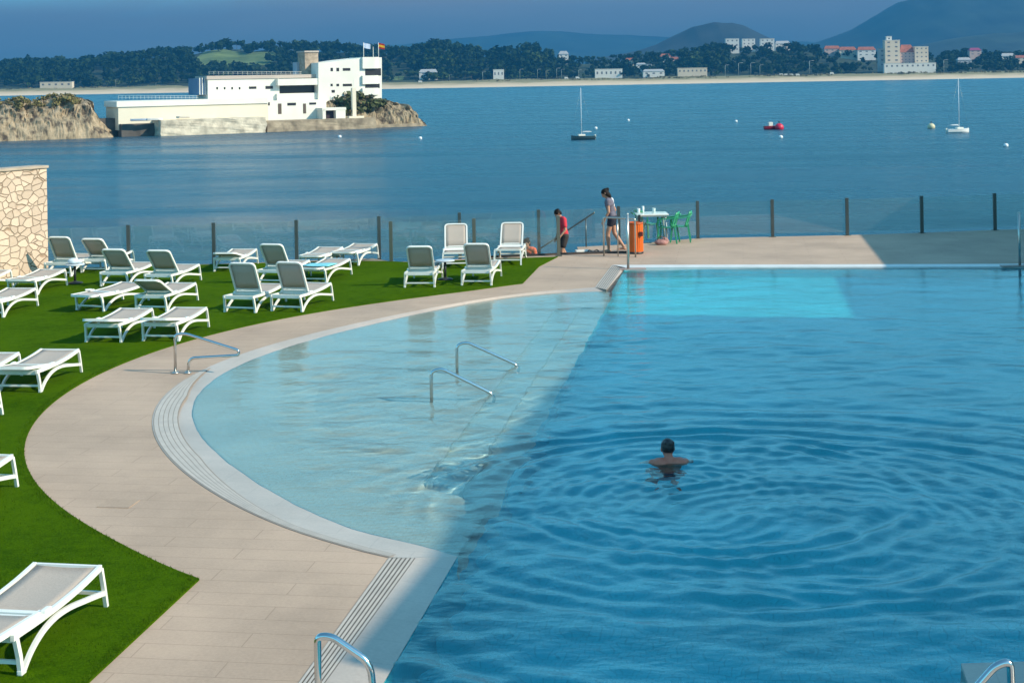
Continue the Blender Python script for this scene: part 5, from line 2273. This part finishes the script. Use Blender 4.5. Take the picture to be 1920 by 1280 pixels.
# ------------------------------------------------------------------ trees across the bay
def tree_leaf_mat(name, c0, c1):
    m, nt, N, L, b = nodes_of(name)
    oi = N.new('ShaderNodeObjectInfo')
    g = N.new('ShaderNodeNewGeometry')
    n = N.new('ShaderNodeTexNoise')
    n.inputs['Scale'].default_value = .16
    n.inputs['Detail'].default_value = 3
    L.new(g.outputs['Position'], n.inputs['Vector'])
    ad = N.new('ShaderNodeMath')
    ad.operation = 'MULTIPLY_ADD'
    L.new(n.outputs['Fac'], ad.inputs[0])
    ad.inputs[1].default_value = 1.2
    L.new(oi.outputs['Random'], ad.inputs[2])
    r = N.new('ShaderNodeValToRGB')
    r.color_ramp.elements[0].position = .35
    r.color_ramp.elements[1].position = .95
    r.color_ramp.elements[0].color = (*c0, 1)
    r.color_ramp.elements[1].color = (*c1, 1)
    dv = N.new('ShaderNodeMath')
    dv.operation = 'MULTIPLY'
    dv.inputs[1].default_value = .6
    L.new(ad.outputs[0], dv.inputs[0])
    L.new(dv.outputs[0], r.inputs['Fac'])
    L.new(r.outputs[0], b.inputs['Base Color'])
    b.inputs['Roughness'].default_value = .85
    b.inputs['Specular IOR Level'].default_value = .15
    return m


M_LEAF = tree_leaf_mat('tree_leaf', (.008, .024, .007), (.065, .105, .026))
M_LEAF2 = tree_leaf_mat('light_leaf', (.045, .075, .022), (.085, .115, .035))
M_BARK = mat('bark', (.11, .08, .055), .95)


def tree_parts(kind, seed):
    """trunk with limbs and a crown of leaf clumps, one metre tall"""
    rr = random.Random(seed)
    tk, cr_ = MB(), MB()
    if kind == 'round':
        tk.tube([(0, 0, 0), (.01, .01, .25), (.0, .0, .5)], .030, 6, r2=.016)
        clumps = [(Vector((rr.gauss(0, .17), rr.gauss(0, .17), rr.uniform(.34, .82))), rr.uniform(.13, .2)) for _ in range(13)]
    elif kind == 'tall':
        tk.tube([(0, 0, 0), (.01, 0, .3), (.0, 0.01, .8)], .024, 6, r2=.008)
        clumps = []
        for k in range(15):
            z = .26 + .66 * k / 14
            rad = .15 * math.sin(math.pi * min(1, (z - .15) / .85)) + .03
            clumps.append((Vector((rr.gauss(0, rad * .55), rr.gauss(0, rad * .55), z)), rr.uniform(.08, .14)))
    else:
        tk.tube([(0, 0, 0), (.02, 0, .3), (-.01, 0.02, .68)], .026, 6, r2=.014)
        clumps = [(Vector((rr.gauss(0, .22), rr.gauss(0, .22), rr.uniform(.64, .88))), rr.uniform(.12, .18)) for _ in range(12)]
    for c, r in clumps[:5]:
        tk.tube([(0, 0, max(.2, c.z - .25)), c], .010, 5, r2=.004)
    for c, r in clumps:
        leafclump(cr_, c, r * 1.15, 30, rr, .85, big=1.5)
    return tk, cr_


PROTO = {}
for kind in ('round', 'tall', 'pine'):
    for v_ in range(3):
        tk, cr_ = tree_parts(kind, hash((kind == 'round', kind == 'tall', v_)) % 997)
        a_ = MB()
        me_t = D.meshes.new('tree')
        # trunk and crown of a tree this far off are one mesh with two materials
        tk.bm.to_mesh(me_t)
        bm2 = bmesh.new()
        bm2.from_mesh(me_t)
        nf = len(bm2.faces)
        tmp = D.meshes.new('tmp')
        cr_.bm.to_mesh(tmp)
        bm2.from_mesh(tmp)
        bm2.faces.ensure_lookup_table()
        for f in bm2.faces:
            f.material_index = 0 if f.index < nf else 1
        bm2.to_mesh(me_t)
        bm2.free()
        me_t.materials.append(M_BARK)
        me_t.materials.append(M_LEAF)
        PROTO[(kind, v_)] = me_t
        me_l = me_t.copy()
        me_l.materials[1] = M_LEAF2
        PROTO[(kind, v_, 'light')] = me_l

rt = random.Random(21)
TLAB = {'round': ('broadleaf_tree', 'broad dark green tree in the wood behind the far beach', 'broad trees behind the far beach'),
        'tall': ('slender_tree', 'slender upright dark tree in the wood behind the far beach', 'slender trees behind the far beach'),
        'pine': ('pine_tree', 'flat crowned pine in the wood behind the far beach', 'pines behind the far beach')}
FIELDS = [(362, 512, 92, 119), (722, 770, 128, 142)]          # meadow on the left hill, in the photograph's own measure


def in_field(x, y, z):
    u = x * FPX / y + 960
    v = (CAMZ - z) * FPX / y + 142 - ROLL * (u - 960)
    return any(a < u < b and c < v < d for a, b, c, d in FIELDS)


HOUSE_PX = [(1040, 1070), (1115, 1168), (1360, 1485), (1540, 1640), (1640, 1760)]


def hidden_house(x, y):
    u = x * FPX / y + 960
    return any(a < u < b for a, b in HOUSE_PX)


def put_tree(x, y, h, kind, light=False):
    me_ = PROTO[(kind, rt.randrange(3)) + (('light',) if light else ())]
    nm, lab, grp = TLAB[kind]
    o = D.objects.new(nm, me_)
    COL.objects.link(o)
    wd_ = h * rt.uniform(.95, 1.35) if kind != 'tall' else h * rt.uniform(.8, 1.05)
    o.scale = (wd_, wd_, h)
    o.rotation_euler = (0, 0, rt.uniform(0, 6.28))
    o.location = (x, y, (hill_z(x, y) if y > 1980 else sand_z(x, y)) - .3)
    tag(o, lab if not light else lab.replace('dark green', 'pale green').replace('upright dark', 'upright pale'), 'tree', grp if not light else grp + ', pale ones')
    return o


nT = 0
# front row along the dunes, near to far, then the skyline
for i in range(150):
    x = -735 + 1470 * (i + rt.uniform(.1, .9)) / 150
    y = rt.uniform(1988, 2075)
    if 1640 < x * FPX / y + 960 < 1745:
        continue
    k = rt.choice(['round', 'round', 'tall', 'round', 'pine'])
    put_tree(x, y, rt.uniform(8.5, 15) if x < 60 else rt.uniform(6, 12), k, rt.random() < .16 and k != 'pine')
for i in range(135):
    x = -900 + 1800 * (i + rt.uniform(.1, .9)) / 135
    y = rt.uniform(2320, 2400)
    if in_field(x, y, hill_z(x, y) + 3):
        continue
    k = rt.choice(['round', 'round', 'tall', 'pine'])
    put_tree(x, y, rt.uniform(13, 20) if x < 100 else rt.uniform(9, 15), k)
for i in range(14):
    y = rt.uniform(2060, 2180)
    px_ = rt.uniform(1288, 1356)
    put_tree((px_ - 960) * y / FPX, y, rt.uniform(19, 27), rt.choice(['round', 'tall']))
for i in range(14):
    y = rt.uniform(2100, 2200)
    px_ = rt.uniform(985, 1025) if i < 6 else rt.uniform(800, 860)
    put_tree((px_ - 960) * y / FPX, y, rt.uniform(17, 24), rt.choice(['round', 'tall']))
# tufts of grass and low scrub on the dunes
mb = MB()
for _ in range(1500):
    y = rt.uniform(1936, 1988)
    x = rt.uniform(-1, 1) * y * .37
    if noise.noise(Vector((x * .012, y * .05, 3))) < (-.05 if x > 150 else .12):
        continue
    leafclump(mb, Vector((x, y, sand_z(x, y) + .4)), rt.uniform(1.0, 2.6), 9, rt, .5, big=1.6)
struct(mb.build('dune_scrub', mat('dune_scrub_leaf', (.13, .125, .04), .9, var=.5, vscale=.05, col2=(.26, .21, .09)), recalc=False), 'olive scrub and grass on the dunes of the far beach', 'stuff')
# the rest of the wood
for nm, lab, y0, y1, cnt, hh in (('far_wood', 'dark green wood covering the low hills behind the far beach', 2030, 2340, 1900, (11, 19)),):
    mb = MB()
    for _ in range(cnt):
        y = rt.uniform(y0, y1)
        x = rt.uniform(-1, 1) * y * .37
        z = hill_z(x, y)
        h = rt.uniform(*hh) * (1 if x < 60 else .72)
        if in_field(x, y, z + h * .5) or (hidden_house(x, y) and (y > 2230 or x > 480) and rt.random() < .75):
            continue
        for _k in range(rt.randrange(2, 5)):
            r_ = h * rt.uniform(.2, .34)
            leafclump(mb, Vector((x + rt.gauss(0, h * .16), y + rt.gauss(0, h * .16), z + h * rt.uniform(.3, .8))), r_ * 1.2, 18, rt, .85, big=1.7)
    struct(mb.build(nm, M_LEAF, recalc=False), lab, 'stuff')

# ------------------------------------------------------------------ houses, hotel and small things along the far shore
M_HW = mat('far_white_wall', (.78, .74, .68), .85)
M_HC = mat('far_cream_wall', (.70, .58, .44), .85)
M_HP = mat('far_pink_wall', (.60, .42, .36), .85)
M_RR = mat('far_red_roof', (.36, .12, .07), .9, var=.2, vscale=.3)
M_HG = mat('far_grey_wall', (.42, .42, .42), .85)
M_HWIN = mat('far_window', (.16, .16, .17), .4)


def house(px0, px1, y0, y1, Y, wall, roof, lab, name='house', cat='house', storeys=2, cols=3, dep=10, flat=False, root=None):
    a, b = P(px0, y1, Y), P(px1, y1, Y)
    zt, zb = P((px0 + px1) / 2, y0, Y).z, P((px0 + px1) / 2, y1, Y).z
    own = root is None
    if own:
        root = empty(name, ((a.x + b.x) / 2, Y, zb))
        tag(root, lab, cat)
    W_, Hh = b.x - a.x, zt - zb
    ox, oz = (a.x + b.x) / 2 - root.location.x, zb - root.location.z
    oy = Y - root.location.y
    wh = Hh if flat else Hh * .66
    mb = MB()
    mb.box((ox, oy + dep / 2, oz + wh / 2 - 3), (W_, dep, wh + 6))
    mb.build('wall', wall, root)
    mb = MB()
    if flat:
        mb.box((ox, oy + dep / 2, oz + wh + .2), (W_ + .6, dep + .6, .5))
    else:
        e = .6
        x0, x1, y0_, y1_ = ox - W_ / 2 - e, ox + W_ / 2 + e, oy - e, oy + dep + e
        z0, z1 = oz + wh, oz + Hh
        rd = min(W_, dep) * .3
        v = [mb.bm.verts.new(q) for q in ((x0, y0_, z0), (x1, y0_, z0), (x1, y1_, z0), (x0, y1_, z0), (x0 + rd, (y0_ + y1_) / 2, z1), (x1 - rd, (y0_ + y1_) / 2, z1))]
        for f in ((0, 1, 5, 4), (1, 2, 5), (2, 3, 4, 5), (3, 0, 4), (3, 2, 1, 0)):
            mb.bm.faces.new([v[k] for k in f])
    mb.build('roof', roof, root)
    for f in range(storeys):
        for c in range(cols):
            mb = MB()
            mb.box((ox - W_ / 2 + W_ * (c + .5) / cols, oy - .03, oz + wh * (f + .55) / storeys), (W_ / cols * .34, .12, wh / storeys * .32))
            mb.build('window', M_HWIN, root)
    return root


HS = [
    (75, 135, 154, 164, 1962, M_HC, M_HG, 'long low beige beach building at the far left of the shore', 1, 5, True),
    (786, 820, 130, 147, 2040, M_HW, M_HG, 'white villa among dark trees right of the islet', 2, 2, False),
    (925, 945, 131, 147, 2000, M_HW, M_HW, 'small white pavilion standing alone before the wood', 1, 3, True),
    (1048, 1066, 96, 113, 2260, M_HW, M_HG, 'pale house peeping out of the trees at mid shore', 2, 2, False),
    (1116, 1167, 130, 145, 1985, M_HW, M_HW, 'long white beach house right on the dunes at mid shore', 1, 6, True),
    (1172, 1196, 109, 122, 2200, M_HC, M_RR, 'cream house with red roof at mid shore', 2, 2, False),
    (1193, 1212, 118, 127, 2120, M_HW, M_HG, 'small white house below the cream one at mid shore', 1, 2, False),
    (1213, 1222, 121, 129, 2110, M_HW, M_HG, 'tiny white hut right of the small white house', 1, 1, True),
    (1206, 1246, 130, 142, 1990, M_HW, M_HG, 'white house with grey roof low behind the dunes', 1, 3, False),
    (1238, 1258, 101, 117, 2220, M_HW, M_RR, 'white house with red roof, left of a red roofed row', 2, 2, False),
    (1256, 1274, 107, 120, 2210, M_HP, M_RR, 'pinkish house with red roof beside the white red roofed house', 2, 2, False),
    (1271, 1326, 128, 139, 1985, M_HC, M_HC, 'long flat beige building on the dunes right of mid shore', 1, 7, True),
    (1361, 1386, 73, 97, 2330, M_HW, M_HW, 'white apartment block on the hill, leftmost of four', 3, 3, True),
    (1392, 1416, 73, 92, 2350, M_HW, M_HG, 'white apartment block on the hill, second from the left', 3, 3, True),
    (1426, 1452, 73, 92, 2330, M_HW, M_HC, 'white apartment block on the hill with a beige roof edge', 3, 3, True),
    (1454, 1482, 77, 92, 2350, M_HW, M_HG, 'lower white apartment block on the hill, rightmost of four', 2, 4, False),
    (1546, 1576, 86, 103, 2240, M_HP, M_RR, 'pinkish red roofed house left of the red roofed row by the hotel', 2, 3, False),
    (1574, 1606, 88, 106, 2230, M_HC, M_RR, 'cream red roofed house in the row left of the hotel', 2, 3, False),
    (1608, 1642, 88, 106, 2220, M_HW, M_RR, 'white red roofed house next to the hotel', 2, 3, False),
    (1796, 1822, 108, 122, 2080, M_HG, M_HG, 'grey low house among bushes right of the hotel', 1, 3, False),
    (1818, 1840, 90, 104, 2200, M_HP, mat('magenta_roof', (.30, .06, .14), .9), 'house with magenta roof at the right of the shore', 2, 2, False),
    (1878, 1904, 100, 116, 2180, M_HW, M_HG, 'pale house near the right end of the shore', 2, 3, False),
    (1904, 1926, 104, 118, 2150, M_HC, M_RR, 'cream house with red roof at the very right end of the shore', 2, 2, False),
]
for (a, b, c, d, Y, wm, rm, lab, st, cl, fl) in HS:
    house(a, b, c, d, Y, wm, rm, lab, storeys=st, cols=cl, flat=fl)
hr = house(1660, 1688, 76, 126, 2010, M_HC, M_HW, 'large cream hotel with a tower and stepped wings behind the right beach', 'hotel', 'hotel', 6, 2, 12, True)
house(1662, 1672, 69, 77, 2012, M_HW, M_HW, '', storeys=1, cols=1, dep=6, flat=True, root=hr)
house(1688, 1716, 84, 126, 2014, M_HP, M_RR, '', storeys=5, cols=4, dep=14, root=hr)
house(1716, 1741, 88, 126, 2008, M_HC, M_HW, '', storeys=5, cols=3, dep=12, flat=True, root=hr)
house(1648, 1661, 92, 126, 2020, M_HG, M_HG, '', storeys=4, cols=1, dep=8, flat=True, root=hr)
house(1658, 1755, 119, 129, 2000, M_HW, M_HW, '', storeys=1, cols=10, dep=7, flat=True, root=hr)

# lamp posts and parked vans on the beach promenade
M_LP = mat('pale_post', (.60, .60, .56), .6)
lamp0 = None
for px, yt in ((843, 140), (905, 134), (975, 130), (1008, 130), (1024, 132), (1044, 128), (1053, 130), (1085, 131), (1360, 122), (1385, 118), (1408, 118), (1425, 122), (1518, 114), (1770, 112), (217, 149), (292, 155)):
    Y = 1972
    base = P(px, 150, Y)
    zb = 7.2
    h = max(5.0, P(px, yt, Y).z - zb)
    if lamp0 is None:
        mb = MB()
        mb.tube([(0, 0, 0), (0, 0, .93), (.04, 0, .985), (.14, 0, 1.0)], .012, 6, r2=.008)
        mb.box((.16, 0, .995), (.10, .03, .02))
        lamp0 = mb.build('street_lamp', M_LP)
        o = lamp0
    else:
        o = lamp0.copy()
        COL.objects.link(o)
    o.location = (base.x, Y, zb)
    o.scale = (h * 1.6, h * 1.6, h)
    tag(o, 'pale lamp post on the promenade behind the far beach', 'street lamp', 'lamp posts behind the far beach')
van0 = None
for px in (788, 1083, 1062, 1465, 1474, 1484, 1496, 1560):
    p = P(px, 145, 1966)
    if van0 is None:
        mb = MB()
        mb.slab([(-2.6, .45), (2.6, .45), (2.6, 1.3), (2.0, 1.5), (1.5, 2.5), (-2.6, 2.5)], Vector((0, -.95, 0)), Vector((1, 0, 0)), Vector((0, 0, 1)), Vector((0, 1, 0)), 1.9)
        for x in (-1.6, 1.6):
            for y in (-1, .78):
                mb.tube([(x, y, .4), (x, y + .22, .4)], .4, 12)
        van0 = mb.build('parked_van', M_HW)
        o = van0
    else:
        o = van0.copy()
        COL.objects.link(o)
    o.location = (p.x, 1966, sand_z(p.x, 1966) + .2)
    tag(o, 'white van parked behind the far beach', 'van', 'vans parked behind the far beach')
